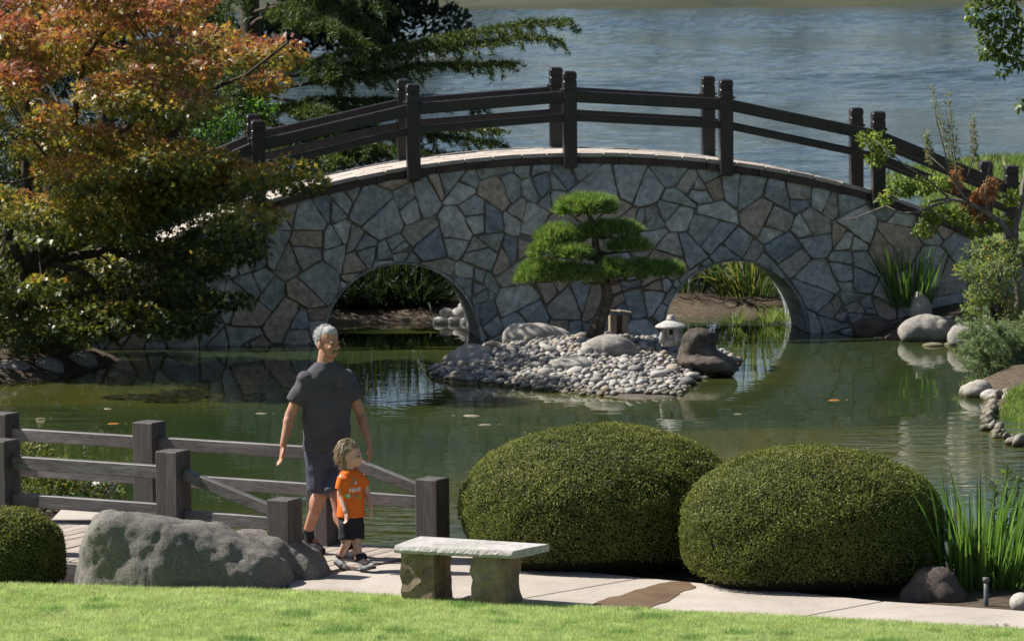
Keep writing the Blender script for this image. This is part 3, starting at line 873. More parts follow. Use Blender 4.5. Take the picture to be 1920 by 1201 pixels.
# right shore below the bridge
for a, lab, mt in [([(1740,588,641,112), (1712,600,641,56), (1775,592,636,70)], 'large pale weathered boulder at the waterline under the upright stone', 'granite'),
               ([(1822,603,652,92), (1850,606,645,52)], 'grey boulder at the right of the large pale one, by the juniper', 'granite'),
               ([(1640,594,632,80), (1618,600,631,40)], 'dark wet rock against the foot of the bridge wall', 'dark_rock')]:
    rock('shore_rock', [pr(*q, dep=.7) for q in a], M[mt], lab, amp=.03, seed=len(lab), group='rocks below the right end of the bridge')
g = at(1727, 592, 55.0)
rock('standing_stone', [(g+Vector((0,0,.06)), (.15,.12,.24), 0), (g+Vector((-.02,0,.2)), (.095,.09,.16), 0)], M['pale_rock'], 'upright pointed stone standing behind the large pale boulder', seed=31, amp=.012, voxel=.025)
for i, (x, y, w) in enumerate([(1650, 637, 26), (1750, 649, 44), (1785, 647, 30)]):
    g = onz(x, y, 0); k = g.y/FPX
    rock('flat_stone', [(g+Vector((0,.08,.005)), (w/2*k, .12, .035), 0)], M['pale_rock'],
         ['small pale stone in the water in front of the dark wet rock', 'long flat pale stone in the water below the large pale boulder', 'flat stone touching the grey boulder at the waterline'][i], seed=40+i, voxel=.02, amp=.008, group='flat stones at the right waterline')
# right bank below the juniper
for i, (a, lab) in enumerate([([(1838,708,746,66), (1815,715,744,36)], 'angular pale rock at the water under the juniper'),
                              ([(1868,726,752,62)], 'pale rock between the juniper and the little grass patch'),
                              ([(1905,728,760,60)], 'flat tan rock on the bank above the little grass patch')]):
    rock('shore_rock', [pr(*q, dep=.8) for q in a], M['pale_rock'], lab, amp=.035, seed=50+i, group='rocks of the right bank')
rr0 = random.Random(3)
edge_px = [(1886,742),(1876,750),(1866,758),(1859,767),(1853,777),(1851,788),(1856,798),(1865,806),(1876,813),(1889,819),(1902,825),(1916,829)]
ORD = ['first', 'second', 'third', 'fourth', 'fifth', 'sixth', 'seventh', 'eighth', 'ninth', 'tenth', 'eleventh', 'twelfth']
for i, (x, y) in enumerate(edge_px):
    rock('edging_stone', [pr(x+rr0.uniform(-3, 3), y-rr0.uniform(8, 20), y+9, rr0.uniform(22, 34), dep=.9), pr(x+rr0.uniform(0, 9), y-rr0.uniform(4, 14), y+6, rr0.uniform(16, 26), dep=1.2), pr(x-rr0.uniform(0, 9), y-rr0.uniform(2, 10), y+9, rr0.uniform(14, 24), dep=.9)],
         M['wet_rock'], f'{ORD[i]} rough edging stone round the grass patch, counted from the juniper', 'stone', amp=.05, fr=7, sm=0, seed=60+i, voxel=.02, group='edging stones round the grass patch')
# islet behind the boardwalk
g = onz(190, 940, .1)
rock('rock', [(g+Vector((0,.15,.1)), (.13,.12,.09), 0)], M['pale_rock'], 'small pale rock beside the low shrub behind the boardwalk', seed=71, voxel=.02, amp=.012)

# ------------------------------------------------------------------ pebble island
isl_px = [(806,706),(850,717),(930,721),(1000,729),(1090,739),(1200,750),(1268,745),(1300,716),(1372,692),(1385,676),(1350,666),(1200,662),(950,664),(836,680)]
ISL = [(p.x, p.y) for p in (onz(x, y, 0) for x, y in isl_px)]
def isl_h(X, Y):
    sd = poly_sd(X, Y, ISL)
    return np.where(sd > 0, (.33*(1-np.exp(-sd/.62))+.02)*np.clip((Y-47.5)/4, .2, 1), sd*.8) + .015*fract(X, Y, 6)
xs = np.arange(-1.6, 3.2, .06); ys = np.arange(47.6, 53.6, .07)
island = sheet('island', xs, ys, isl_h, M['island_soil'])
pts = []
cand = np.stack([RNG.uniform(-1.2, 2.8, 30000), RNG.uniform(48, 53, 30000)], -1)
sdv = poly_sd(cand[:, 0], cand[:, 1], ISL)
cand = cand[sdv > -.03]
grid = {}
for x, y in cand:
    r = float(RNG.choice([.03, .038, .048, .062, .09], p=[.26, .28, .22, .16, .08]))
    key = (int(x/.14), int(y/.14)); okp = True
    for a in (-1, 0, 1):
        for b_ in (-1, 0, 1):
            for q in grid.get((key[0]+a, key[1]+b_), ()):
                if (q[0]-x)**2+(q[1]-y)**2 < ((q[2]+r)*.82)**2: okp = False; break
    if okp:
        grid.setdefault(key, []).append((x, y, r)); pts.append((x, y, r))
PM = []
for i in range(6):
    mb = MB(); mb.ell((0,0,0), (1.15, .9, .62), 10, 7)
    me = bpy.data.meshes.new('pebble'); me.from_pydata(mb.v, [], mb.f)
    displace(me, lambda p: .14*noise.noise(p*1.3+Vector((i*5, 0, 0)))); smooth(me)
    PM.append(me)
variants = []
for j, mt in enumerate(PEB):
    for me in PM[:4] if j < 3 else PM[4:]:
        q = me.copy(); q.materials.clear(); q.materials.append(mt); variants.append(q)
pts.sort(key=lambda q: -(q[2]*1.0+.02*(53-q[1])))
zs = isl_h(np.array([p[0] for p in pts]), np.array([p[1] for p in pts]))
rest = MB()
for i, (x, y, r) in enumerate(pts):
    z = float(zs[i]); rot = Matrix.Rotation(random.uniform(0, 6.3), 3, 'Z') @ Matrix.Rotation(random.uniform(-.4, .4), 3, 'X') @ Matrix.Rotation(random.uniform(-.4, .4), 3, 'Y')
    if i < 300:
        o = link('pebble', variants[random.randrange(len(variants))], island)
        o.matrix_local = Matrix.LocRotScale((x, y, z+r*.35), rot, (r, r, r*random.uniform(.85, 1.2)))
    else:
        rest.ell((x, y, z+r*.35), (1.15*r, .9*r, .62*r), 8, 6, rot)
o = rest.build('small_pebbles', PEB[0], island, True)
for q in PEB[1:]: o.data.materials.append(q)
k = RNG.choice([0, 1, 2, 3, 4], p=[.3, .2, .25, .15, .1], size=len(pts)-300)
per = len(o.data.polygons)//max(1, len(pts)-300)
o.data.polygons.foreach_set('material_index', np.repeat(k, per).astype(np.int32)); o['kind'] = 'stuff'
print('pebbles', len(pts))
def isl(px, py, Y):
    return at(px, py, Y)
def irock(ellpx, Y, mat, label, amp=.015, seed=0, vox=.022, ry=.8):
    rock('island_rock', [(at(x, y, Y+dy), (rx*Y/FPX, rx*Y/FPX*ry, rz*Y/FPX), 0, tl) for x, y, rx, rz, dy, tl in ellpx], M[mat], label, amp=amp, seed=seed, voxel=vox, group='rocks on the pebble island')
irock([(1000,630,56,27,0,0), (1035,632,42,22,.1,.15), (965,632,24,26,0,0)], 52.3, 'pale_rock', 'broad flat-topped pale boulder at the back left of the pebble island', seed=81)
irock([(882,668,44,24,0,-.1), (862,672,26,18,0,0)], 50.9, 'pale_rock', 'tan rounded boulder at the left end of the pebble island', seed=82)
irock([(1140,652,50,27,0,0), (1165,656,36,22,0,.2)], 50.6, 'granite', 'grey rounded boulder in front of the pine trunk', seed=83)
irock([(1072,684,46,17,0,.05), (1100,688,30,12,0,0)], 49.9, 'pale_rock', 'flat tan slab among the pebbles at the middle of the island', seed=84, ry=1.0)
irock([(1045,716,50,15,0,0), (1020,718,30,12,0,0)], 49.3, 'wet_rock', 'low wet stone at the front waterline of the island', seed=85)
irock([(1205,742,52,12,0,0), (1170,740,30,9,0,0)], 48.6, 'pale_rock', 'long low pale stone at the near tip of the island', seed=86)
irock([(866,707,26,12,0,0)], 49.8, 'wet_rock', 'small algae-stained stone at the left waterline of the island', seed=87)
irock([(1312,656,40,44,0,.55), (1340,676,44,28,-.02,.5), (1296,660,28,46,0,.1), (1320,680,56,22,-.04,.1)], 50.2, 'dark_rock', 'dark jagged boulder on the right side of the island beside the lantern', amp=.045, seed=88, ry=.9)

# stone lantern
LY = 50.55
lb = at(1258, 640, LY); lz = lb.z
lan = empty('stone_lantern', lb)
lan.scale = (.9, .9, .84)
tag(lan, 'small white stone lantern with a wide round roof on the pebble island', 'lantern')
mb = MB(); mb.lathe([(.13,-.06),(.145,0),(.13,.035),(.10,.05)], 8); mb.build('base', M['lantern_stone'], lan)
for a in range(4):
    c, s_ = math.cos(a*math.pi/2+.6), math.sin(a*math.pi/2+.6)
    mb = MB(); mb.tube([(c*.13, s_*.13, -.02), (c*.145, s_*.145, .06), (c*.125, s_*.125, .15), (c*.10, s_*.10, .215)], [.042,.04,.036,.034], 8); mb.build('leg', M['lantern_stone'], lan, True)
mb = MB(); mb.lathe([(.095,.05),(.10,.055),(.10,.10),(.09,.105)], 6); mb.build('fire_box_sill', M['lantern_stone'], lan)
mb = MB(); mb.lathe([(.05,.105),(.05,.2)], 6); mb.build('fire_box_shade', M['dark_rock'], lan)  # dark plug standing in for the shaded hollow behind the bars
for a in range(6):
    c, s_ = math.cos(a*math.pi/3), math.sin(a*math.pi/3)
    mb = MB(); mb.box((c*.08-.014, s_*.08-.014, .1), (c*.08+.014, s_*.08+.014, .205)); mb.build('fire_box_bar', M['lantern_stone'], lan)
mb = MB(); mb.lathe([(.12,.19),(.20,.2),(.21,.215),(.195,.235),(.13,.27),(.075,.297),(.05,.305)], 24); mb.build('roof', M['lantern_stone'], lan, True)
mb = MB(); mb.lathe([(.04,.30),(.058,.315),(.055,.33),(.048,.335),(.048,.36),(.035,.375),(.01,.38)], 14); mb.build('finial', M['lantern_stone'], lan, True)

# little wooden light box behind the pine
wb = at(1160, 622, 51.9)
box = empty('wooden_light_box', wb, .15)
tag(box, 'small open tan wooden box with a flat lid behind the pine trunk', 'box')
for x0, x1 in ((-.115, -.035), (.035, .105)):
    mb = MB(); mb.box((x0, -.07, -.1), (x1, -.045, .22)); mb.build('front_board', M['box_wood'], box, bevel=.004)
for x0 in (-.115, .085):
    mb = MB(); mb.box((x0, -.044, -.1), (x0+.02, .08, .2)); mb.build('side_board', M['box_wood'], box, bevel=.004)
mb = MB(); mb.box((-.094, .06, -.1), (.084, .079, .2)); mb.build('back_board', M['box_wood'], box)
mb = MB(); mb.beam((-.14, 0, .27), (.02, 0, .245), .22, .016, (0, 1, 0)); mb.build('lid_board', M['box_wood'], box)
mb = MB(); mb.beam((.0, 0, .262), (.15, 0, .236), .22, .016, (0, 1, 0)); mb.build('lid_board', M['box_wood'], box)

# ================================================================== clipped bushes
def supers(d, p):
    p = p+1.3*np.clip(-d[:, 2:3]*1.5, 0, 1)       # flanks drop more steeply below the widest line
    return 1.0/((np.abs(d)**p).sum(1)**(1/p[:, 0]))
def clipped_bush(name, label, c, rad, n, p=2.35, cols=None, lsize=(.013, .022), group=None, cut=-.55):
    root = tag(empty(name, (c[0], c[1], PZ-.03)), label, 'bush', group)
    c = np.array(c); rad = np.array(rad)
    mb = MB(); mb.ell((0,0,0), (1,1,1), 36, 22)
    me = bpy.data.meshes.new('branches'); v = np.array(mb.v)
    v = v*supers(v, p)[:, None]*rad*.955
    v[:, 2] = np.maximum(v[:, 2], c[2]*0+(PZ-.03-c[2]))
    me.from_pydata([tuple(q) for q in v+c], [], mb.f); me.materials.append(M['twigs']); smooth(me)
    world_part(link('branches', me), root)
    d = rnd_dirs(n); d = d[d[:, 2] > cut]; n = len(d)
    s = supers(d, p)[:, None]
    nrm = unit(np.sign(d)*np.abs(d)**(p-1)/rad)
    lump = 1+.018*fract(d[:, 0]*3+c[0], d[:, 2]*3+d[:, 1]*3, 1.5)+.010*fract(d[:, 0]*9, d[:, 1]*9+d[:, 2]*8, 1.7)
    P = c+d*s*rad*(lump*RNG.uniform(.968, 1.010, n))[:, None]
    stray = RNG.random(n) < .012
    P[stray] += nrm[stray]*RNG.uniform(.01, .04, (stray.sum(), 1))
    thin = fract(P[:, 0]*2.3+c[0], P[:, 2]*2.9+P[:, 1]*2.1, 1.9)+.6*fract(P[:, 0]*6, P[:, 2]*6+P[:, 1]*4, 1.7) > .95
    P[thin] -= nrm[thin]*RNG.uniform(0, .05, (thin.sum(), 1))          # thinner places where one sees a little way in
    T = nrm*.35+RNG.normal(scale=.8, size=(n, 3)); T[:, 2] += .3
    N = nrm*1.2+RNG.normal(scale=.36, size=(n, 3))
    keep = P[:, 2] > PZ-.02
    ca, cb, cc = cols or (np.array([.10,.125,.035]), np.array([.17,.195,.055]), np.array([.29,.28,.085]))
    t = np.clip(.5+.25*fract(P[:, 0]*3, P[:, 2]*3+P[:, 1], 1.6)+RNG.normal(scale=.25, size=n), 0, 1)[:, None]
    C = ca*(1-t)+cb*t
    y = (RNG.random(n) < .05+.3*np.clip(nrm[:, 2], 0, 1)*(.6+.5*fract(P[:, 0]*2, P[:, 1]*2, 1.9))); C[y] = cc*RNG.uniform(.7, 1.1, (y.sum(), 1))  # more pale yellow leaves on upward faces: sunlight on the tops put into colour
    L = RNG.uniform(*lsize, n)
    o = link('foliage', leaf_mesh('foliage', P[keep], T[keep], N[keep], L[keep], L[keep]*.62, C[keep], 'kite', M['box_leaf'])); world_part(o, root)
    return root
M['twigs'] = solid('twigs', [(.3, (.010,.012,.005)), (.7, (.028,.03,.012))], 30, .95, .8, .02)
gb = onz(1110, 1079, PZ)
clipped_bush('clipped_bush', 'wide low clipped bush behind the stone bench, the larger dome', (gb.x+.09, gb.y+.93, PZ+.45), (1.06, .97, .56), 150000, 2.0, group='clipped bushes')
gb = onz(1526, 1114, PZ)
clipped_bush('clipped_bush', 'rounded clipped bush at the path, next to the iris clump', (gb.x+.05, gb.y+.85, PZ+.42), (.97, .9, .54), 140000, 2.0, group='clipped bushes')
gb = onz(15, 1094, PZ)
clipped_bush('clipped_bush', 'small clipped bush cut off by the left edge beside the massive boulder', (gb.x-.02, gb.y+.42, PZ+.14), (.40, .38, .37), 40000, 2.2, group='clipped bushes')

# ================================================================== loose foliage builders
mcol_ref = [None]
def cloud(pads, dens, lsize, wr, colf, mat, tpl='oval', droop=.2, shell=.55, name='crown', up=.8):
    """pads = [(centre, (rx,ry,rz))]; leaves spread through each flattened mass, denser towards its skin"""
    P, T, N, L, DZ = [], [], [], [], []
    for c, r in pads:
        n = int(dens*(r[0]*r[1]+r[0]*r[2]+r[1]*r[2])*4)
        d = rnd_dirs(n); q = RNG.random(n)**(1/3*shell)
        p = np.array(c)+d*q[:, None]*np.array(r)*(1+.22*fract(d[:, 0]*3+c[0]*5, d[:, 1]*3+d[:, 2]*4, 1.3))[:, None]
        P.append(p); DZ.append(d[:, 2]*q)
        t = d*.7+RNG.normal(scale=.6, size=(n, 3)); t[:, 2] -= droop; T.append(t)
        m_ = RNG.normal(scale=.55, size=(n, 3)); m_[:, 2] += up; m_ += d*.4; N.append(m_)
        L.append(RNG.uniform(*lsize, n))
    P, T, N, L = map(np.concatenate, (P, T, N, L))
    return leaf_mesh(name, P, T, N, L, L*wr, colf(P, np.concatenate(DZ)) if colf is mcol_ref[0] else colf(P), tpl, mat)
def curve(a, b_, sag=0.0, n=6, wob=.05, rr=random):
    a, b_ = Vector(a), Vector(b_); L = (b_-a).length; pts = []
    for i in range(n+1):
        t = i/n
        p = a.lerp(b_, t); p.z += sag*4*t*(1-t)
        if 0 < i < n: p += Vector((rr.uniform(-1, 1), rr.uniform(-1, 1), rr.uniform(-1, 1)))*wob*L
        pts.append(p)
    return pts
def tap(r0, r1, n): return [r0+(r1-r0)*i/n for i in range(n+1)]
def mixcols(n, cols, w, jit=.2):
    k = RNG.choice(len(cols), p=np.array(w)/sum(w), size=n)
    return np.array(cols)[k]*RNG.uniform(1-jit, 1+jit, (n, 1))

# ------------------------------------------------------------------ maple on the left bank
MY = 50.6
mp_poly = [(-120,-60),(300,-60),(440,5),(520,40),(585,25),(588,110),(540,165),(470,205),(415,215),(400,262),(470,300),(560,292),(620,283),(606,330),(585,365),(500,395),(492,470),(478,530),(496,585),(440,600),(330,640),(250,635),(160,655),(60,668),(-120,680)]
tb = Vector((-6.0, 51.7, .45))
maple = tag(empty('maple_tree', tb), 'large maple with red, orange and green autumn leaves over the left shore', 'tree')
mp = np.array(mp_poly, float)
pads = []
rr = random.Random(5)
tr = 0
while len(pads) < 122 and tr < 30000:
    tr += 1
    x, y = rr.uniform(-110, 620), rr.uniform(-60, 680)
    rx = rr.uniform(.26, .58); rpx = rx*FPX/MY
    sdp = float(poly_sd(np.array([x]), np.array([y]), mp_poly)[0])
    if sdp < rpx*.42: continue
    Y = MY+rr.uniform(-2.0, 2.4)
    if y > 430: Y = MY+rr.uniform(-.2, 2.2)
    c = at(x, y, Y)
    if any((c-Vector(q[0])).length < (rx+q[1][0])*.55 for q in pads): continue
    pads.append((tuple(c), (rx, rx*1.05, rx*rr.uniform(.34, .5))))
for x, y, rx in [(255,372,.42),(300,345,.45),(345,318,.42),(392,300,.36),(330,375,.45),(275,410,.4),(400,345,.36),(225,330,.4),(440,318,.26)]:
    pads.append((tuple(at(x, y, 50.2)), (rx, rx, rx*.42)))
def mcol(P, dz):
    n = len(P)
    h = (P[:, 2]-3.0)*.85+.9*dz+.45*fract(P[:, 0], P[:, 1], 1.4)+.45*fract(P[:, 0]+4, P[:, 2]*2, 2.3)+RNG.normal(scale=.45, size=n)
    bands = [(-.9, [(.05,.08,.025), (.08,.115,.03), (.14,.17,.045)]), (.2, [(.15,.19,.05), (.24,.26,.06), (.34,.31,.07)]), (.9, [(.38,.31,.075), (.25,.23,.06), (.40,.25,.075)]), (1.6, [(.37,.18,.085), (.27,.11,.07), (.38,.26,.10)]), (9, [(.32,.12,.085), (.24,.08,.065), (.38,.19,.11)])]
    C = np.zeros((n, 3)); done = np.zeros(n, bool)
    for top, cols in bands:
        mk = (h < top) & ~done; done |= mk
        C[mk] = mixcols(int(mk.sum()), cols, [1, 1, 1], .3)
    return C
mcol_ref[0] = mcol
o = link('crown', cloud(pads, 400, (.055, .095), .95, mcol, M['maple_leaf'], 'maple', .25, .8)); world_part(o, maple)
fork = tb+Vector((.15, -.2, .75))
mb = MB(); mb.tube([tb+Vector((-.05,.05,-.3)), tb+Vector((0,0,.2)), fork], [.17,.13,.11], 9); world_part(mb.build('trunk', M['bark'], None, True), maple)
limbs = []
for x, y, Y in [(120,330,50.0),(330,120,50.2),(420,350,50.4),(60,120,51),(250,-40,51.2),(380,520,51.5),(200,560,51.4),(540,80,50.6),(-60,350,51),(560,320,50.6)]:
    e = at(x, y, Y); pts_ = curve(fork, e, .25, 8, .035, rr)
    mb = MB(); mb.tube(pts_, tap(.075, .014, 8), 7); world_part(mb.build('branch', M['bark'], None, True), maple); limbs.append(pts_)
for c, r in pads[::2]:
    c = Vector(c); best = min((p for l in limbs for p in l[2:]), key=lambda p: (p-c).length)
    mb = MB(); mb.tube(curve(best, c, .05, 4, .06, rr), tap(.02, .006, 4), 5); world_part(mb.build('twig', M['bark'], None, True), maple)

# ------------------------------------------------------------------ deodar cedar behind the bridge
def needles(paths, dens, L0, col_top, col_low, name='foliage', up=.3):
    P, T, C = [], [], []
    for pts_, w in paths:
        for i in range(len(pts_)-1):
            a, b_ = np.array(pts_[i]), np.array(pts_[i+1]); n = max(3, int(np.linalg.norm(b_-a)*dens))
            t = RNG.random((n, 1)); p = a*(1-t)+b_*t + RNG.normal(scale=.012*w, size=(n, 3))
            d = rnd_dirs(n); d[:, 2] += up; d += unit((b_-a)[None])*.7
            P.append(p); T.append(d)
            k = np.clip(RNG.random((n, 1))*.9+(.25*(i/(len(pts_)-1))), 0, 1)**1.5
            C.append(np.array(col_low)*(1-k)+np.array(col_top)*k)
    P, T, C = map(np.concatenate, (P, T, C)); n = len(P)
    return leaf_mesh(name, P, T, rnd_dirs(n), RNG.uniform(.7, 1.3, n)*L0, np.full(n, L0*.22), C, 'needle', M['needle'])
CYD = 62.0
ctb = Vector((at(470, 300, CYD).x, CYD, .5))
cedar = tag(empty('cedar_tree', ctb), 'dark green cedar with long drooping branches behind the bridge', 'tree')
mb = MB(); mb.tube([ctb+Vector((0,0,-.4)), ctb+Vector((.05,0,2)), ctb+Vector((0,.1,4.5)), ctb+Vector((.05,.1,8))], [.2,.17,.13,.05], 9); world_part(mb.build('trunk', M['bark'], None, True), cedar)
branches = [  # (z on trunk, tip px, tip py, tip depth, sag, twig length, spread)
    (2.5, 1066, 40, 60.2, .12, .62, 1), (2.7, 1050, 76, 60.8, .15, .5, 1), (2.4, 960, 118, 60.6, .1, .6, 1), (2.3, 900, 200, 60.4, .1, .55, 1),
    (2.0, 930, 268, 60.0, .12, .6, 1), (1.8, 820, 300, 59.6, .1, .6, 1), (1.7, 940, 245, 61.5, .1, .5, 1), (1.9, 700, 270, 59.8, .08, .55, 1),
    (2.2, 760, 215, 61.4, .05, .55, 1), (1.6, 640, 300, 59.6, .1, .6, 1), (2.1, 620, 210, 60.2, .12, .6, 1), (2.8, 640, 130, 60.5, .1, .55, 1), (1.4, 880, 290, 60.4, .08, .5, 1),
    (4.2, 725, 12, 60.4, .35, .6, 1), (3.8, 715, 62, 60.8, .3, .6, 1), (3.6, 690, 88, 60.2, .3, .55, 1), (4.4, 660, -10, 61, .3, .6, 1), (3.4, 640, 60, 60, .25, .6, 1), (4.8, 700, -50, 60.6, .3, .6, 1),
    (3.0, 430, 200, 60, .2, .6, 1), (2.6, 400, 260, 61, .2, .6, 1), (4.0, 420, 60, 61, .3, .6, 1), (5.2, 500, -60, 60.6, .3, .6, 1)]
paths = []
for z, x, y, Y, sag, tw, _s in branches:
    a = ctb+Vector((0, 0, z)); e = at(x, y, Y); L = (e-a).length
    pts_ = curve(a, e, sag, 9, .012, rr)
    mb = MB(); mb.tube(pts_, tap(.03, .006, 9), 5); world_part(mb.build('branch', M['bark'], None, True), cedar)
    n = int(L*15)
    for k in range(n):
        t = .22+.78*(k+rr.random())/n; f_ = t*9; i_ = min(int(f_), 8)
        p = pts_[i_].lerp(pts_[i_+1], f_-i_); d = (pts_[i_+1]-pts_[i_]).normalized()
        sd = d.cross(Vector((0, 0, 1))).normalized()*(1 if k % 2 else -1)
        ln = tw*rr.uniform(.5, 1.0)*(1.08-t*.62)
        q1 = p+(d*.55+sd*.55+Vector((0, 0, .06)))*ln*.5; q2 = p+(d*.75+sd*.75+Vector((0, 0, -.75 if rr.random() < .45 else -.3)))*ln
        paths.append(([tuple(p), tuple(q1), tuple(q2)], 1.0))
    paths.append(([tuple(q) for q in pts_[2:]], 1.2))
o = link('crown', needles(paths, 210, .085, (.15,.19,.05), (.018,.045,.022), 'crown')); world_part(o, cedar)

# ------------------------------------------------------------------ clipped garden pine on the island
PY = 51.4
pb = at(1118, 628, PY)
pine = tag(empty('garden_pine', pb), 'small sculpted pine with layered needle pads on the pebble island', 'tree')
tp = [at(x, y, PY+dy) for x, y, dy in [(1112,640,0),(1117,622,0),(1128,592,0),(1139,560,0),(1136,530,.02),(1124,500,.03),(1117,470,.02),(1116,440,0),(1108,412,0),(1098,385,0)]]
mb = MB(); mb.tube(tp, [.13,.10,.08,.074,.07,.062,.05,.042,.032,.02], 12)
o = mb.build('trunk', M['pine_bark'], None, True); displace(o.data, lambda p: .012*noise.noise(p*14)+.008*noise.noise(p*30)); world_part(o, pine)
ppads = [(1096,386,60,24,0,9),(1080,392,34,20,.1,9),(1120,384,38,20,-.12,9),(1150,432,58,19,.05,7),(1180,462,42,16,-.1,6),(1120,430,34,15,.2,7),(1052,440,48,22,.05,7),(1032,468,42,24,-.05,6),(1076,474,36,14,-.2,6),
         (1015,508,46,26,-.02,5),(1050,512,50,24,.12,5),(1090,516,40,20,-.1,4),(1155,504,36,22,-.22,4),(1210,506,52,18,.05,4),(1255,508,26,17,-.02,3),(1175,512,44,16,.2,4),(1000,520,34,16,-.1,5),(1105,480,30,14,.2,6)]
for x, y, rx, ry, dy, ti in ppads:
    k = PY/FPX; c = at(x, y+ry*.35, PY+dy); R3 = np.array([rx*k*.93, rx*k*.84, ry*k*1.02])
    mb = MB(); mb.tube(curve(tp[ti], c-Vector((0, 0, ry*k*.3)), -.02, 5, .05, rr), tap(.028, .01, 5), 6); world_part(mb.build('branch', M['pine_bark'], None, True), pine)
    nt_ = int(1150*R3[0]*R3[1]*math.pi)+45
    d = rnd_dirs(nt_); d[:, 2] = np.where(d[:, 2] < -.25, -d[:, 2], d[:, 2])
    base = np.array(c)+d*R3*RNG.uniform(.72, 1.0, (nt_, 1)); base[:, 2] = np.maximum(base[:, 2], c.z-ry*k*.35)
    out = d*np.array([.75, .75, .3]); out[:, 2] += .6; out = unit(out)
    m_ = 13
    Pn = np.repeat(base, m_, 0); Tn = np.repeat(out, m_, 0)+RNG.normal(scale=.42, size=(nt_*m_, 3))
    C = mixcols(nt_*m_, [(.14,.25,.06), (.21,.34,.09), (.075,.14,.04), (.36,.43,.17), (.24,.16,.08)], [3, 3, 2, 1.8, .4])
    n = nt_*m_
    o = link('needle_pad', leaf_mesh('needle_pad', Pn, Tn, rnd_dirs(n), RNG.uniform(.07, .13, n), np.full(n, .0105), C, 'needle', M['needle'])); world_part(o, pine)

# ================================================================== strap-leaved plants
def clump(name, label, cat, base, n, L, spread, W, cols, bend=(.25, .8), lean=.35, group=None, mat='leaf', part='leaves', root=None):
    if root is None: root = tag(empty(name, base), label, cat, group)
    a = RNG.uniform(0, 2*np.pi, n); r = spread*np.sqrt(RNG.random(n))
    P = np.array(base)+np.stack([r*np.cos(a), r*np.sin(a)*.8, np.full(n, -.03)], -1)
    D = np.stack([np.cos(a)*lean*RNG.uniform(.1, 1.2, n), np.sin(a)*lean*RNG.uniform(.1, 1.2, n), np.ones(n)], -1)
    C = mixcols(n, cols, [1]*len(cols), .25)
    o = link(part, blades_mesh(part, P, D, RNG.uniform(*L, n), RNG.uniform(*W, n), RNG.uniform(*bend, n), C, M[mat], 5, C*1.15)); world_part(o, root)
    return root
IR = [(.065,.13,.03), (.09,.18,.04), (.14,.225,.06)]
g = onz(1850, 1128, PZ-.1)
iris = clump('iris_clump', 'tall sword-leaved green iris clump at the right edge beyond the path', 'plant', (g.x, g.y+.45, .40), 300, (.55, 1.0), .44, (.022, .036), IR, (.1, .7), .34)
clump('', '', '', (g.x+.25, g.y+.3, .42), 60, (.3, .6), .3, (.02, .03), IR+[(.3,.27,.08)], (.3, 1.1), .6, part='lower_leaves', root=iris)
g2 = onz(1890, 1040, .3)
lp = []
root = tag(empty('leafy_stem_plant', (g2.x, g2.y+.6, .2)), 'pale green leafy upright stems rising behind the iris clump', 'plant')
for x, y0, y1 in [(1884,1000,872),(1905,1010,890),(1862,1010,905)]:
    a, b_ = at(x, y0, g.y+.8), at(x+4, y1, g.y+.8)
    mb = MB(); mb.tube(curve(a, b_, 0, 5, .01, rr), tap(.008, .004, 5), 5); world_part(mb.build('stem', M['green_stem'] if 'green_stem' in M else M['bark'], None, True), root)
    n = 44; t = RNG.random((n, 1)); P = np.array(a)*(1-t)+np.array(b_)*t
    D = RNG.normal(size=(n, 3)); D[:, 2] = .6
    Ls = RNG.uniform(.05, .09, n)
    world_part(link('leaves', leaf_mesh('leaves', P, D, rnd_dirs(n)+np.array([0, 0, .8]), Ls, Ls*.3, mixcols(n, [(.14,.2,.05), (.1,.16,.04)], [1, 1]), 'oval', M['leaf'])), root)
g = onz(1738, 596, .45)
clump('iris_clump', 'bright green iris clump against the bridge wall behind the upright stone', 'plant', (g.x+.05, 55.15, .38), 110, (.55, .95), .26, (.022, .034), IR, (.1, .6), .32)
g = at(1410, 590, 58.9)
fl = clump('strap_leaf_clump', 'arching strap-leaved clump seen through the right arch', 'plant', (g.x, 58.9, .22), 260, (.8, 1.5), .5, (.02, .035), [(.03,.06,.018), (.05,.09,.025), (.16,.17,.06)], (.7, 1.8), .65, group='plants behind the bridge')
g = at(1290, 585, 59.4)
clump('strap_leaf_clump', 'dark strap-leaved clump at the left side of the right arch', 'plant', (g.x-.1, 59.2, .25), 90, (.5, .9), .35, (.02, .03), [(.02,.04,.018), (.035,.06,.02)], (.7, 1.6), .6, group='plants behind the bridge')
for x, lab in ((705, 'first dark reed clump from the left seen through the left arch'), (775, 'middle dark reed clump seen through the left arch'), (850, 'dark reed clump above the white cobbles in the left arch')):
    g = at(x, 590, 58.6)
    clump('reed_clump', lab, 'plant', (g.x, 58.8+.003*(x-700), .2), 110, (.9, 1.5), .36, (.018, .032), [(.012,.025,.012), (.022,.042,.016), (.04,.05,.02)], (.3, 1.3), .4, group='plants behind the bridge')
for x, y, lab in ((1378, 604, 'small bright grass tuft on the bank in the middle of the right arch'), (1478, 600, 'wide bright grass tuft at the right side of the right arch'), (1440, 602, 'low grass tuft between the other two in the right arch')):
    g = onz(x, y, .06)
    w = .22 if x > 1450 else .09
    clump('grass_tuft', lab, 'grass tuft', (g.x, g.y+.2, .06), 130 if x > 1450 else 45, (.14, .34), w, (.008, .014), [(.16,.25,.05), (.22,.3,.08)], (.3, 1.2), .6, group='grass tufts through the right arch')
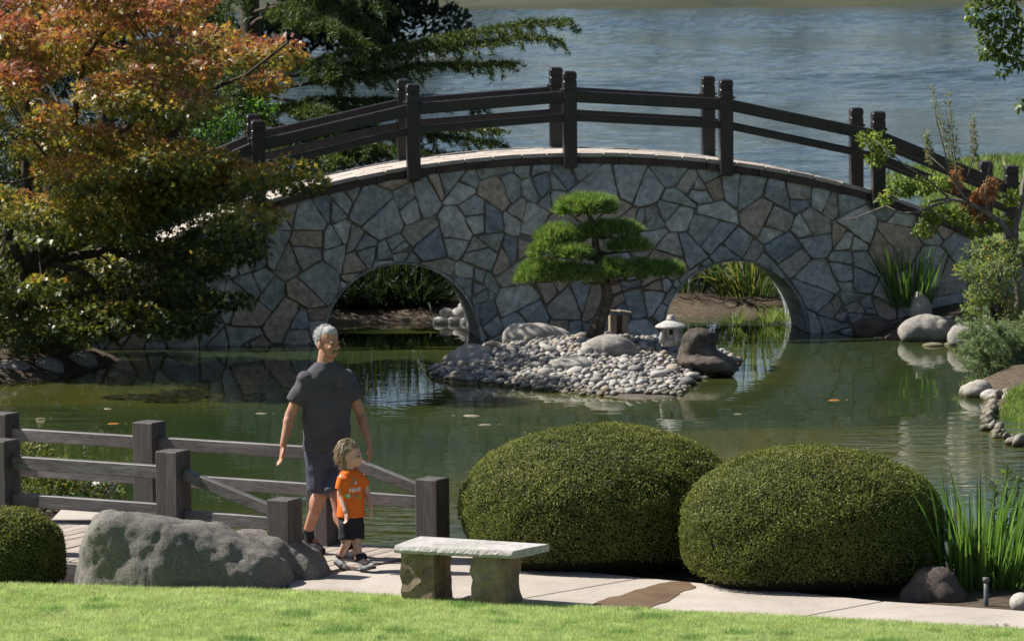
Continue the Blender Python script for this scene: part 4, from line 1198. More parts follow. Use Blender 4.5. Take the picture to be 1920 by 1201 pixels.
for i, (x, y, rx, ry, lab) in enumerate([(640, 480, 95, 95, 'added dark shrub shading the left side of the left arch'), (735, 500, 80, 80, 'added dark shrub shading the middle of the left arch'), (830, 500, 60, 60, 'added shade shrub behind the reeds at the right of the left arch'), (560, 380, 110, 90, 'tall added shade shrub under the cedar behind the railing'), (430, 420, 120, 100, 'added shade shrub behind the bridge wall where the maple hides it'), (1300, 540, 46, 44, 'added shade shrub at the left of the right arch')]):
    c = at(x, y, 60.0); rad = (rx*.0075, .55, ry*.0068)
    root = tag(empty('added_shade_shrub', (c.x, 60.0, .4)), lab, 'shrub', 'plants behind the bridge')  # near-black shrubs added to shade the bank and darken the arches
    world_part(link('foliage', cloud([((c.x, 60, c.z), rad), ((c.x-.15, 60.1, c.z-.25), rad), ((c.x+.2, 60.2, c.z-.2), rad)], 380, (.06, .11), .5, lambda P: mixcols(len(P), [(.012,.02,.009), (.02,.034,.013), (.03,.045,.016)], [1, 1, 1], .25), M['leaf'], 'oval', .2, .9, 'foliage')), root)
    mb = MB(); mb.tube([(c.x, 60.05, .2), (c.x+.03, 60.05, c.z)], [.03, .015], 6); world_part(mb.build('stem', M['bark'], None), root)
for i, (x, y) in enumerate([(628, 575), (690, 565), (745, 560), (790, 545)]):  # dark fronds added over the bright soil to darken the left arch
    c = at(x, y, 58.5); root = tag(empty('added_fern', (c.x, 58.5, .2)), ORD[i]+' added low dark frond clump from the left, darkening the mouth of the left arch', 'added_fern', 'plants behind the bridge')
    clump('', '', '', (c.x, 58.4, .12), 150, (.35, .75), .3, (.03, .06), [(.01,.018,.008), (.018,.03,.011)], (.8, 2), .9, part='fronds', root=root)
# white cobbles through the left arch
for i, (x, y, w) in enumerate([(828,604,30),(850,604,28),(872,606,30),(890,604,24),(838,588,26),(862,588,30),(884,588,26),(872,574,24),(893,572,20)]):
    c = at(x, y, 57.25+.012*(610-y)); k = 57.7/FPX
    rock('cobble', [(c, (w*.6*k, w*.55*k, w*.42*k), 0, rr.uniform(-.3, .3))], M['lantern_stone'],
         ['lower-left', 'second bottom', 'third bottom', 'lower-right', 'middle-left', 'central', 'middle-right', 'upper-left', 'upper-right'][i]+' cobble of the white pile seen through the left arch', 'stone', voxel=.02, amp=.01, seed=90+i, group='white cobbles behind the left arch')

# ================================================================== shrubs and trees on the right
def shrub(name, label, base, pads, dens, ls, wr, cols, w, tpl='oval', mat='leaf', group=None, droop=.3):
    root = tag(empty(name, base), label, 'shrub', group)
    o = link('foliage', cloud(pads, dens, ls, wr, lambda P: mixcols(len(P), cols, w, .25), M[mat], tpl, droop, .9, 'foliage')); world_part(o, root)
    for c, r in pads:
        mb = MB(); mb.tube(curve(base, c, .05, 4, .06, rr), tap(.02, .006, 4), 5); world_part(mb.build('stem', M['bark'], None, True), root)
    return root
def pp(x, y, Y, rx, ry, dep=1.0):
    k = Y/FPX
    return (tuple(at(x, y, Y)), (rx*k, rx*k*dep, ry*k))
b_ = at(1870, 605, 53.6)
shrub('nandina_shrub', 'feathery light green shrub with yellowing leaves by the right end of the bridge', b_,
      [pp(1850,465,53.3,40,22), pp(1822,505,53.2,34,20), pp(1870,500,53.0,40,24), pp(1845,545,53.1,36,24), pp(1890,545,53.3,34,26), pp(1830,575,53.2,26,14), pp(1905,470,53.6,30,22), pp(1900,585,53.4,30,16)],
      900, (.045, .075), .36, [(.19,.27,.10), (.26,.33,.13), (.13,.20,.08), (.36,.32,.09), (.38,.24,.08)], [3, 3, 3, 1, .4])
b_ = at(1885, 710, 49.8)
jun = tag(empty('juniper', b_), 'spreading blue-green juniper on the right bank above the water', 'shrub')
paths = []
for k in range(230):
    o_ = at(rr.uniform(1835, 1970), rr.uniform(632, 715), 49.6+rr.uniform(-.3, .8))
    a = rr.uniform(-.3, 1.0); ln = rr.uniform(.18, .42)
    e = o_+Vector((-math.cos(a)*ln*rr.uniform(.2, 1.1), rr.uniform(-.25, .15), math.sin(a)*ln+.03))
    paths.append(([tuple(o_), tuple(o_.lerp(e, .5)+Vector((0, 0, .03))), tuple(e)], 1.6))
world_part(link('foliage', needles(paths, 460, .055, (.34,.42,.22), (.08,.13,.08), 'foliage')), jun)
for k in range(5):
    mb = MB(); mb.tube(curve(b_+Vector((.1*k-.1, .2, -.15)), at(1850+22*k, 675, 49.8), .05, 4, .05, rr), tap(.025, .008, 4), 5); world_part(mb.build('stem', M['bark'], None, True), jun)
for i, (q, lab) in enumerate([([pp(1830,596,54.3,30,16), pp(1880,606,54.0,34,18), pp(1920,600,54.2,34,22)], 'dark low groundcover below the feathery shrub on the right bank'),
                               ([pp(1890,705,49.6,34,18), pp(1925,690,49.8,36,26), pp(1960,700,49.8,36,26), pp(1870,722,49.2,18,9)], 'small-leaved dark groundcover under the juniper')]):
    b_ = Vector(q[0][0]); b_.z = .4
    shrub('groundcover', lab, b_, q, 800, (.04, .07), .55, [(.04,.06,.02), (.07,.10,.035), (.11,.14,.05)], [2, 2, 1])
# grass patch on the right bank
gp = poly = [(p.x, p.y) for p in (onz(x, y, .05) for x, y in [(1890,756),(1872,772),(1868,792),(1885,806),(1925,820),(1990,828),(1990,752)])]
n = 40000
xs_, ys_ = RNG.uniform(5.2, 7, n), RNG.uniform(43.5, 49, n); ok = poly_sd(xs_, ys_, gp) > 0; xs_, ys_ = xs_[ok], ys_[ok]; n = len(xs_)
P = np.stack([xs_, ys_, ground_h(xs_, ys_)-.01], -1); D = RNG.normal(scale=.5, size=(n, 3)); D[:, 2] = 1
tag(link('grass', leaf_mesh('grass', P, D, rnd_dirs(n), RNG.uniform(.06, .11, n), np.full(n, .011), mixcols(n, [(.16,.26,.05), (.24,.32,.09)], [1, 1]), 'needle', M['grass'])), kind='stuff')
# half-bare tree at the right end of the bridge
RY = 53.9
rb = Vector((at(1915, 600, RY).x, RY, .45))
rt = tag(empty('sparse_tree', rb), 'half-bare tree with pale crooked branches and brown dead leaves at the right edge', 'tree')
mb = MB(); mb.tube([rb+Vector((0, 0, -.3)), at(1912,560,RY), at(1906,500,RY), at(1898,445,RY), at(1915,380,RY), at(1925,300,RY+.1)], [.09,.07,.058,.05,.036,.02], 9); world_part(mb.build('trunk', M['pale_bark'], None, True), rt)
for pl, r0 in [([(1898,450),(1880,420),(1850,398),(1815,380),(1780,372),(1745,378)], .045), ([(1790,373),(1752,385),(1720,398),(1690,400),(1660,386),(1636,396),(1606,408),(1578,412)], .02), ([(1815,380),(1795,350),(1775,320),(1740,290)], .018),
               ([(1780,372),(1745,340),(1700,312),(1672,290),(1640,262)], .016), ([(1850,398),(1848,350),(1856,310),(1866,288),(1862,320),(1852,352)], .012), ([(1795,345),(1792,310),(1785,250),(1776,185)], .014),
               ([(1780,320),(1770,280),(1757,230),(1746,170)], .014), ([(1815,330),(1826,290),(1824,230)], .012), ([(1745,378),(1735,400),(1730,425)], .01)]:
    q = [at(x, y, RY-.25+.03*i) for i, (x, y) in enumerate(pl)]
    mb = MB(); mb.tube(q, tap(r0, r0*.3, len(q)-1), 6); world_part(mb.build('branch', M['pale_bark'], None, True), rt)
lc = lambda cols, w: (lambda P: mixcols(len(P), cols, w, .25))
GL = [(.20,.28,.06), (.13,.20,.04), (.34,.34,.09)]
lv = [pp(1632,262,RY,24,14), pp(1655,282,RY,20,18), pp(1640,300,RY,16,12), pp(1690,355,RY,26,13), pp(1725,350,RY,28,14), pp(1660,372,RY,14,9), pp(1740,425,RY,20,18), pp(1755,400,RY,24,14), pp(1800,405,RY,24,16), pp(1760,345,RY,20,12), pp(1870,420,RY,24,14), pp(1830,432,RY,20,12), pp(1895,370,RY,18,14), pp(1725,430,RY-.2,12,12)]
world_part(link('crown', cloud(lv, 800, (.05, .085), .6, lc(GL, [3, 3, 1.4]), M['leaf'], 'oval', .3, .9)), rt)
dl = [pp(1845,365,RY,20,16), pp(1825,380,RY,16,14), pp(1858,345,RY,12,16), pp(1838,400,RY,14,12), pp(1793,325,RY,9,14), pp(1792,345,RY,9,10)]
world_part(link('dead_leaves', cloud(dl, 1100, (.06, .11), .45, lc([(.42,.23,.12), (.34,.17,.09), (.5,.32,.19)], [2, 2, 1]), M['leaf'], 'oval', .9, .9, 'dead_leaves')), rt)
sp = []
for pl in ([(1785,300),(1757,230),(1746,168)], [(1795,305),(1785,240),(1776,182)], [(1828,300),(1826,255),(1824,222)], [(1745,300),(1740,270),(1737,255)]):
    sp += [pp(pl[0][0]+(pl[-1][0]-pl[0][0])*t, pl[0][1]+(pl[-1][1]-pl[0][1])*t, RY, 7-3*t, 9) for t in np.linspace(0, 1, 9)]
world_part(link('shoot_leaves', cloud(sp, 1500, (.035, .06), .4, lc([(.14,.19,.09), (.24,.26,.15), (.32,.24,.16)], [3, 2, 1]), M['leaf'], 'oval', -.6, .9, 'shoot_leaves')), rt)
# overhanging branch top right
TY = 45.0
t_b = Vector((9.2, 47.0, .55))
tr2 = tag(empty('broadleaf_tree', t_b), 'glossy green broadleaf branch hanging into the top right corner', 'tree')
mb = MB(); mb.tube([t_b+Vector((0, 0, -.3)), t_b+Vector((-.05, 0, 2)), t_b+Vector((-.2, -.3, 4.2)), t_b+Vector((-.3, -.4, 6.5))], [.2,.17,.13,.06], 9); world_part(mb.build('trunk', M['bark'], None, True), tr2)
for x, y in ((1840,20), (1870,100), (1915,60), (1915,190)):
    mb = MB(); mb.tube(curve(t_b+Vector((-.2, -.3, 4.4)), at(x, y, TY), .35, 7, .02, rr), tap(.05, .008, 7), 6); world_part(mb.build('branch', M['bark'], None, True), tr2)
pd = [pp(1835,25,TY,26,24), pp(1860,60,TY,26,26), pp(1885,20,TY,28,24), pp(1850,95,TY,18,16), pp(1890,95,TY,24,20), pp(1880,132,TY,12,9), pp(1915,60,TY,24,26), pp(1920,115,TY,20,14), pp(1915,190,TY,9,12), pp(1850,-20,TY,32,20), pp(1910,-25,TY,34,24), pp(1970,60,TY,40,50), pp(1990,-30,TY+.8,50,50), pp(1950,150,TY+.3,20,20)]
world_part(link('crown', cloud(pd, 520, (.06, .1), .6, lc([(.07,.13,.03), (.11,.19,.04), (.2,.26,.07)], [3, 3, 1.2]), M['maple_leaf'], 'oval', .7, .9)), tr2)
# low shrub behind the boardwalk
b_ = onz(110, 935, .25)
shrub('low_shrub', 'low spreading small-leaved shrub seen through the boardwalk railing', (b_.x, b_.y+.4, .25),
      [pp(60,850,37.4,55,22), pp(110,880,37.2,60,28), pp(40,890,37.0,60,36), pp(160,900,37.0,50,26), pp(200,920,36.9,36,16), pp(90,915,36.8,70,26), pp(-20,870,37.3,60,40), pp(20,835,37.6,34,14)],
      900, (.028, .05), .6, [(.07,.11,.025), (.12,.16,.04), (.22,.21,.06), (.24,.13,.07)], [3, 3, 1.4, .5], 'kite', 'box_leaf', droop=0)
# undergrowth of the left bank, dark behind the maple
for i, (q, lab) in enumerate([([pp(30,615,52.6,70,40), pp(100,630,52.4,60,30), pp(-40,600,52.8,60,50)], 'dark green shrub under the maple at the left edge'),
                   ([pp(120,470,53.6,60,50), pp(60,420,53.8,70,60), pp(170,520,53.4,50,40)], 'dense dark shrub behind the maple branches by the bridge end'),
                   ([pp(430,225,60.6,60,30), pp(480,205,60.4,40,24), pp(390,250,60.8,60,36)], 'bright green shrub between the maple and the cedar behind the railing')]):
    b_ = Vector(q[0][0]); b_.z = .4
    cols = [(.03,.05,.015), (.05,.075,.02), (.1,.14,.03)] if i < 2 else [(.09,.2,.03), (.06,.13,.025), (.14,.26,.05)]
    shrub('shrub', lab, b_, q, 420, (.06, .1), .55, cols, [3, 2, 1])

q = [pp(rr.uniform(-60, 470), rr.uniform(-80, 390), 57.5+rr.uniform(-.6, 1.2), rr.uniform(70, 110), rr.uniform(50, 80)) for _ in range(26)]
q = [p for p in q if not (p[0][0] > -3.9 and p[0][2] > 3.4)]
root = tag(empty('evergreen_tree', (-5.6, 58.2, .45)), 'dense dark evergreen filling the space behind the maple', 'tree')
mb = MB(); mb.tube([(-5.6, 58.2, .1), (-5.5, 58.2, 2.5), (-5.6, 58.3, 5.2)], [.16, .13, .05], 8); world_part(mb.build('trunk', M['bark'], None, True), root)
world_part(link('crown', cloud(q, 170, (.07, .12), .5, lc([(.012,.022,.012), (.022,.038,.016), (.035,.055,.02)], [2, 2, 1]), M['leaf'], 'oval', .3, .9)), root)
n = 26000
xs_, ys_ = RNG.uniform(6.8, 12.5, n), RNG.uniform(66, 91, n); hz_ = ground_h(xs_, ys_); ok = hz_ > .04; xs_, ys_, hz_ = xs_[ok], ys_[ok], hz_[ok]; n = len(xs_)
P = np.stack([xs_, ys_, hz_-.02], -1); D = RNG.normal(scale=.6, size=(n, 3)); D[:, 2] = 1
tag(link('grass', leaf_mesh('grass', P, D, rnd_dirs(n), RNG.uniform(.10, .3, n), np.full(n, .05), mixcols(n, [(.12,.19,.04), (.19,.25,.07), (.08,.13,.03), (.25,.25,.11)], [2, 2, 1, .6]), 'needle', M['grass'])), kind='stuff')

# ================================================================== far trees
def far_tree(name, label, base, h, w, n, cols, group, low=.12, ls=(.25, .5)):
    root = tag(empty(name, base), label, 'tree', group)
    b_ = Vector(base)
    mb = MB(); mb.tube([b_-Vector((0, 0, .5)), b_+Vector((0, 0, h*.45)), b_+Vector((.2, 0, h*.8))], [w*.05, w*.035, w*.015], 7); world_part(mb.build('trunk', M['bark'], None, True), root)
    pads = []
    for _ in range(14):
        z = rr.uniform(low, .92); s = math.sin(min(1, (1-z)*1.6+.15)*1.5)
        a = rr.uniform(0, 6.3); q = rr.uniform(.2, .62)*w*s
        pads.append(((b_.x+q*math.cos(a), b_.y+q*math.sin(a), b_.z+h*z), (w*rr.uniform(.22, .36),)*2+(h*rr.uniform(.08, .14),)))
    tot = sum((r[0]*r[1]+2*r[0]*r[2])*4 for c, r in pads)
    world_part(link('crown', cloud(pads, n/tot, ls, .6, lc(cols, [1]*len(cols)), M['leaf'], 'kite', .2, .9)), root)
DK = [(.02,.035,.018), (.03,.05,.022), (.045,.065,.025)]
for i, (x, y, h, w) in enumerate([(-5.2, 182, 9, 4.2), (-9.0, 181, 10, 5.2), (-14, 184, 11, 4.8), (-19.5, 183, 10, 4.6), (-25, 186, 12, 5)]):
    far_tree('shoreline_tree', ['nearest to the open water of the', 'second from the open water of the', 'third from the open water of the', 'fourth from the open water of the', 'last and hidden-most of the'][i]+' dark trees on the far left point',
             (x, y, .3), h, w, 5200, DK, 'dark trees on the far point', -.02)
bx_ = at(850, 75, 178)
root = tag(empty('thin_bush', (bx_.x-.6, 178, .1)), 'thin twiggy bush leaning over the lake at the tip of the far point', 'bush')
for k in range(16):
    e = at(rr.uniform(820, 945), rr.uniform(25, 95), 178)
    mb = MB(); mb.tube(curve((bx_.x-1.2, 178.4, .2), e, .3, 5, .05, rr), tap(.03, .01, 5), 4); world_part(mb.build('twig', M['bark'], None), root)
world_part(link('foliage', cloud([pp(870,60,178,40,24), pp(905,70,178,30,18), pp(840,80,178,34,20)], 40, (.08, .14), .5, lc(DK, [1, 1, 1]), M['leaf'], 'kite', .2, 1, 'foliage')), root)
for i in range(11):
    x = -58+i*11.5+rr.uniform(-2, 2)
    far_tree('far_shore_tree', 'tree on the rise beyond the far shore of the lake', (x, rr.uniform(335, 365), 3.2), rr.uniform(9, 16), rr.uniform(7, 10), 900, [(.04,.06,.02), (.06,.08,.03)], 'trees beyond the far shore', .1, (.7, 1.2))

# ================================================================== stone bench
bf = [onz(x, y, PZ+.42) for x, y in [(739, 1022), (960, 1033), (1030, 1019), (790, 1004)]]
bc = sum(bf, Vector())/4
bench = tag(empty('stone_bench', (bc.x, bc.y, PZ)), 'rough stone slab bench on two block legs at the lawn edge', 'bench')
ux = (bf[1]-bf[0]); ux.z = 0; Lb = ux.length; ux.normalize(); uy = Vector((-ux.y, ux.x, 0)); Wb = .40
o0 = bf[0]
mb = MB(); nu, nv = 44, 16
r3 = random.Random(9)
prof_top, prof_bot = [], []
gridv = {}
def bedge(i):
    p = i/nu
    return .5*noise.noise(Vector((p*9, 1, 0)))+.5*noise.noise(Vector((p*23, 4, 0)))
sk = (bf[3]-bf[0]).dot(ux)*.55                       # the slab is a little out of square
rings = []
for (v_, z_, rough) in [(.0,-.052,1),(-.005,-.03,1.4),(.004,-.012,1),(.012,0,.5),(Wb*.5,.002,0),(Wb-.01,0,.2),(Wb,-.01,.3),(Wb,-.05,.3),(Wb*.5,-.058,0)]:
    row = []
    for i in range(nu+1):
        j = .007*rough*bedge(i+int(v_*50)+int(abs(z_)*300)) + .002*rough*r3.uniform(-1, 1)
        e = -.004 if 0 < i < nu else 0
        fr_, bk_ = bf[0].lerp(bf[1], i/nu), bf[3].lerp(bf[2], i/nu)
        row.append(fr_.lerp(bk_, v_/Wb)+uy*j+Vector((0, 0, z_+.0025*rough*r3.uniform(-1, 1))))
    rings.append(row)
m_ = len(rings)
for r_ in rings: mb.v += [tuple(p) for p in r_]
for k in range(m_):
    a, b_ = k*(nu+1), ((k+1) % m_)*(nu+1)
    mb.f += [(a+i, a+i+1, b_+i+1, b_+i) for i in range(nu)]
mb.f.append(tuple(k*(nu+1) for k in range(m_))); mb.f.append(tuple(k*(nu+1)+nu for k in reversed(range(m_))))
world_part(mb.build('seat_slab', M['bench_stone']), bench)
for x0, x1, sd in ((774, 861, 1), (903, 989, 2)):
    c = (onz((x0+x1)/2, 1119 if sd == 1 else 1127, PZ)); c.z = 0
    t = (c-o0).dot(ux); c = o0+ux*t+uy*.20; c.z = 0
    mb = MB(); hw, hd = .128, .15
    lv_ = []
    for q in range(9):
        z = PZ-.08+(.44)*q/8
        ring = []
        for (a, b2) in [(-1,-1),(-.5,-1),(0,-1),(.5,-1),(1,-1),(1,-.5),(1,0),(1,.5),(1,1),(.5,1),(0,1),(-.5,1),(-1,1),(-1,.5),(-1,0),(-1,-.5)]:
            j = .016*noise.noise(Vector((a*2+sd*9, b2*2, q*.9)))+.008*r3.uniform(-1, 1)
            k = (1+j/.12)*(1.04-.008*q)
            ring.append(c+ux*(a*hw*k)+uy*(b2*hd*k)+Vector((0, 0, min(z, PZ+.362))))
        lv_.append(ring)
    mb.loft(lv_); world_part(mb.build('leg', M['leg_stone']), bench)

# pipe and weed by the path
g = onz(1852, 1137, PZ-.03)
pipe = tag(empty('sprinkler_riser', g), 'thin dark metal sprinkler pipe standing in front of the iris clump', 'pipe')
mb = MB(); mb.tube([(0,.1,-.1), (0,.1,.17)], .018, 10); mb.build('riser', M['steel'], pipe, True)
mb = MB(); mb.tube([(0,.1,.165), (0,.1,.195)], .026, 10); mb.build('head', M['steel'], pipe, True)
g = onz(1876, 1172, PZ)
clump('weed', 'small dark weed at the lawn edge in the bottom right', 'weed', (g.x, g.y, PZ), 40, (.03, .06), .05, (.012, .02), [(.04,.07,.02), (.06,.09,.03)], (.2, 1), .8)

# ================================================================== koi
KM = [solid('koi_orange', [(.3, (.45,.16,.03)), (.7, (.6,.3,.08))], 20, .35, .1, .002), solid('koi_pale', [(.3, (.26,.21,.13)), (.7, (.36,.32,.24))], 20, .35, .1, .002)]
for i, (x, y, L, a, c, lab) in enumerate([(215,794,.2,.3,0,'orange koi near the far railing post on the left'), (200,766,.16,2.8,1,'white koi above the orange one on the left'), (78,784,.17,.4,1,'pale koi near the left edge of the pond'),
        (880,779,.3,2.9,1,'pale koi left of the island, the farther of the two'), (912,796,.22,.1,1,'pale koi left of the island, the nearer of the two'), (1567,750,.22,.3,0,'orange koi in the open water on the right'), (492,775,.2,.1,1,'pale koi beside the walking man'), (1385,776,.14,.1,1,'small pale koi above the gap between the clipped bushes')]):
    g = onz(x, y, 0)
    k = tag(empty('koi', (g.x, g.y, -.07*L), a), lab, 'fish', 'koi in the pond')
    mb = MB(); mb.tube([(-.5*L,0,0), (-.42*L,0,.0), (-.2*L,.01,.0), (.1*L,0,0), (.35*L,-.01,0), (.5*L,-.005,0)], [.005,.07*L,.12*L,.11*L,.05*L,.02*L], 10); mb.build('body', KM[c], k, True)
    mb = MB(); mb.add([(.40*L,-.004,.06*L), (.68*L,.09*L,.078*L), (.62*L,0,.078*L), (.68*L,-.09*L,.078*L)], [(0,1,2), (0,2,3)]); mb.build('tail', KM[c], k)

# ================================================================== people
def skin(name, a, b_): 
    m = solid(name, [(.3, a), (.7, b_)], 9, .55, .15, .002, 60, spec=.35)
    return m
M['man_skin'] = skin('man_skin', (.36,.17,.11), (.47,.25,.17))
M['child_skin'] = skin('child_skin', (.50,.29,.21), (.60,.37,.28))
M['grey_shirt'] = solid('grey_shirt', [(.3, (.06,.056,.066)), (.7, (.09,.084,.096))], 6, .9, .3, .003, 120, fine=.15)
M['navy_shorts'] = solid('navy_shorts', [(.3, (.045,.05,.078)), (.7, (.09,.098,.135))], 8, .85, .3, .003, 100, fine=.2)
M['orange_shirt'] = solid('orange_shirt', [(.3, (.62,.115,.012)), (.7, (.75,.17,.02))], 8, .85, .3, .003, 120)
M['black_cloth'] = solid('black_cloth', [(.3, (.012,.012,.016)), (.7, (.025,.025,.03))], 10, .85, .3, .003, 100)
M['white_hair'] = solid('white_hair', [(.3, (.26,.26,.27)), (.7, (.50,.50,.50))], 40, .7, .8, .006, 90)
M['moustache'] = solid('moustache', [(.3, (.09,.07,.06)), (.7, (.2,.17,.15))], 60, .8, .6, .003)
M['eye'] = solid('eye', [(.3, (.02,.015,.012)), (.7, (.05,.04,.035))], 30, .3, 0, .001)
M['shoe_white'] = solid('shoe_white', [(.3, (.20,.20,.20)), (.7, (.38,.38,.37))], 20, .7, .2, .002)
M['hair'] = leafmat('hair', .15, .45, .4, .2, (1, .9, .7))
M['print_white'] = solid('print_white', [(.3, (.7,.7,.68)), (.7, (.8,.8,.78))], 30, .8, 0, .001)
M['print_green'] = solid('print_green', [(.3, (.2,.38,.12)), (.7, (.3,.5,.2))], 30, .8, 0, .001)
M['print_brown'] = solid('print_brown', [(.3, (.2,.12,.06)), (.7, (.35,.25,.1))], 30, .8, 0, .001)
M['print_grey'] = solid('print_grey', [(.3, (.08,.06,.06)), (.7, (.14,.10,.10))], 30, .8, 0, .001)

def frustum(mb, a, b_, ra, rb, n=14):
    mb.tube([a, Vector(a).lerp(Vector(b_), .5), b_], [ra, (ra+rb)/2, rb], n)
def torso(mb, rows, ax, ay, n=22, e=2.4):
    rings = []
    for c, rx, ry in rows:
        rings.append([c+ax*(rx*math.copysign(abs(math.cos(t))**(2/e), math.cos(t)))+ay*(ry*math.copysign(abs(math.sin(t))**(2/e), math.sin(t))) for t in [2*math.pi*k/n for k in range(n)]])
    mb.loft(rings)
def hand(mb, w, d, out, s, curl=.5):
    """palm and five fingers hanging from wrist w along d; out = direction from palm to thumb side; s = scale"""
    d = Vector(d).normalized(); out = (Vector(out)-d*Vector(out).dot(d)).normalized(); nrm = d.cross(out).normalized()
    for k in range(4):
        b0 = w+d*.02*s+out*(.024-.016*k)*s*.7; b1 = w+d*.092*s+out*(.03-.02*k)*s
        mb.cap(b0, b1, .015*s, .013*s, 8)
        ln = [.07, .078, .072, .056][k]*s
        m1 = b1+(d*math.cos(curl*.5)+nrm*math.sin(curl*.5))*ln*.5
        m2 = m1+(d*math.cos(curl*1.3)+nrm*math.sin(curl*1.3))*ln*.5
        mb.cap(b1, m1, .0105*s, .0095*s, 8); mb.cap(m1, m2, .0092*s, .0075*s, 8)
    t0 = w+d*.03*s+out*.024*s; t1 = t0+(d*.75+out*.5+nrm*.25)*.045*s; t2 = t1+(d*.95+out*.1+nrm*.3)*.035*s
    mb.cap(t0, t1, .014*s, .012*s, 8); mb.cap(t1, t2, .011*s, .009*s, 8)
def head(mb, c, fwd, s, child=False):
    f = Vector(fwd).normalized(); R = Matrix((Vector((f.y, -f.x, 0)), f, Vector((0, 0, 1)))).transposed()
    R = Matrix(((f.y, f.x, 0), (-f.x, f.y, 0), (0, 0, 1)))       # local x -> right of face, y -> forward
    P = lambda x, y, z: c+R @ Vector((x, y, z))*s
    E = lambda p, r: mb.ell(P(*p), tuple(q*s for q in r), 16, 11, R)
    E((0,-.012,.032), (.076,.095,.088)); E((0,.022,-.03), (.063,.070,.082))
    E((0,.052,-.085), (.036,.034,.03)); E((.025,.03,-.07), (.03,.045,.04)); E((-.025,.03,-.07), (.03,.045,.04))
    E((0,.093,-.032), (.012,.02,.024)); E((0,.1,-.044), (.016,.014,.011)); E((0,.083,.004), (.048,.014,.012))
    E((.034,.074,-.035), (.022,.018,.016)); E((-.034,.074,-.035), (.022,.018,.016))
    E((0,.086,-.068), (.024,.012,.006)); E((0,.085,-.079), (.021,.011,.006))
    for e in (-1, 1): E((e*.076,-.008,-.022), (.011,.022,.032))
    return P, R
MY0 = onz(625, 1043, PZ).y
mpt = lambda x, y, dy=0.0: at(x, y, MY0+dy)
man = tag(empty('person', (mpt(620, 1043).x, MY0, PZ)), 'man in dark grey T-shirt and navy shorts walking, looking to the right', 'person')
mb = MB()
ax, ay = Vector((.87, .49, 0)), Vector((-.49, .87, 0))
P, R = head(mb, mpt(615, 641, -.02), (.66, -.75, 0), 1.04)
mb.cap(mpt(609, 694), mpt(612, 655), .07, .058, 12)
sh_r, sh_l = mpt(574, 711, -.08), mpt(650, 708, .09)
el_r, wr_r = mpt(544, 778, -.06), mpt(531, 834, -.13)
el_l, wr_l = mpt(676, 776, .13), mpt(692, 828, .04)
for a, e, w in ((sh_r, el_r, wr_r), (sh_l, el_l, wr_l)):
    mb.cap(a, e, .050, .043, 12); mb.cap(e, w, .044, .028, 12); mb.ell(Vector(e).lerp(w, .25), (.044, .044, .06), 10, 7)
hand(mb, wr_r, (-.10, -.15, -1), (.35, -.9, 0), 1.0, .55)
hand(mb, wr_l, (.12, -.2, -1), (-.2, -.95, 0), 1.0, .6)
torso(mb, [(mpt(612,690), .10, .07), (mpt(612,715), .155, .09), (mpt(613,770), .165, .10), (mpt(612,850), .15, .10)], ax, ay)
hp_r, hp_l = mpt(597, 850, -.05), mpt(629, 850, .06)
kn_r, an_r = mpt(602, 924, .0), mpt(575, 1002, .22)
kn_l, an_l = mpt(631, 932, -.12), mpt(655, 1032, -.18)
for h, k_, a in ((hp_r, kn_r, an_r), (hp_l, kn_l, an_l)):
    mb.cap(h, k_, .088, .058, 12); mb.cap(k_, a, .055, .036, 12)
    mb.ell(Vector(k_).lerp(a, .3)+Vector((-.01, .018, 0)), (.052, .055, .10), 12, 9)
ft_r, ft_l = mpt(604, 1032, .14), mpt(676, 1048, -.30)
mb.cap(an_r, ft_r, .036, .03, 10); mb.cap(an_l, ft_l, .036, .03, 10)
remeshed(mb, 'body', M['man_skin'], .0075, 2, man)
mb = MB()
torso(mb, [(mpt(610,678), .078, .075), (mpt(611,684), .11, .085), (mpt(612,692), .158, .10), (mpt(612,705), .197, .115), (mpt(612,735), .205, .13), (mpt(612,780), .19, .14), (mpt(612,815), .182, .145), (mpt(612,842), .184, .142)], ax, ay)
mb.ell(sh_r, (.076, .078, .074), 14, 9); mb.ell(sh_l, (.076, .078, .074), 14, 9)
frustum(mb, Vector(sh_r)+Vector((.03, .01, .02)), Vector(sh_r).lerp(el_r, .66), .085, .078)
frustum(mb, Vector(sh_l)+Vector((-.03, -.01, .02)), Vector(sh_l).lerp(el_l, .6), .085, .076)
wr_ = lambda p: .010*noise.noise(Vector((p.x*6, p.y*6, p.z*11)))+.005*noise.noise(p*22)+.009*noise.noise(Vector((p.x*9+p.z*6, p.y*4, p.z*3)))
shirt = remeshed(mb, 'shirt', M['grey_shirt'], .009, 8, man, wr_)
mb = MB()
torso(mb, [(mpt(612,832), .172, .128), (mpt(612,850), .178, .132), (mpt(612,872), .165, .125)], ax, ay)
frustum(mb, Vector(hp_r)+Vector((0, 0, -.01)), Vector(hp_r).lerp(kn_r, .93)+Vector((-.005, 0, 0)), .108, .098)
frustum(mb, Vector(hp_l)+Vector((0, 0, -.01)), Vector(hp_l).lerp(kn_l, .90), .105, .094)
remeshed(mb, 'shorts', M['navy_shorts'], .009, 2, man, wr_)
mb = MB()
E = lambda p, r: mb.ell(P(*p), tuple(q*1.04 for q in r), 20, 13, R)
E((0,-.026,.040), (.0795,.088,.085)); E((0,-.058,-.002), (.066,.054,.06)); E((0,.018,.070), (.062,.058,.049))
remeshed(mb, 'hair', M['white_hair'], .005, 1, man, lambda p: .0015*noise.noise(p*60))
n = 2400
a_ = RNG.uniform(0, 2*np.pi, n); el = np.arccos(RNG.uniform(-.35, 1, n))
loc_ = np.stack([.081*np.sin(el)*np.cos(a_), -.028+.089*np.sin(el)*np.sin(a_), .041+.087*np.cos(el)], -1)
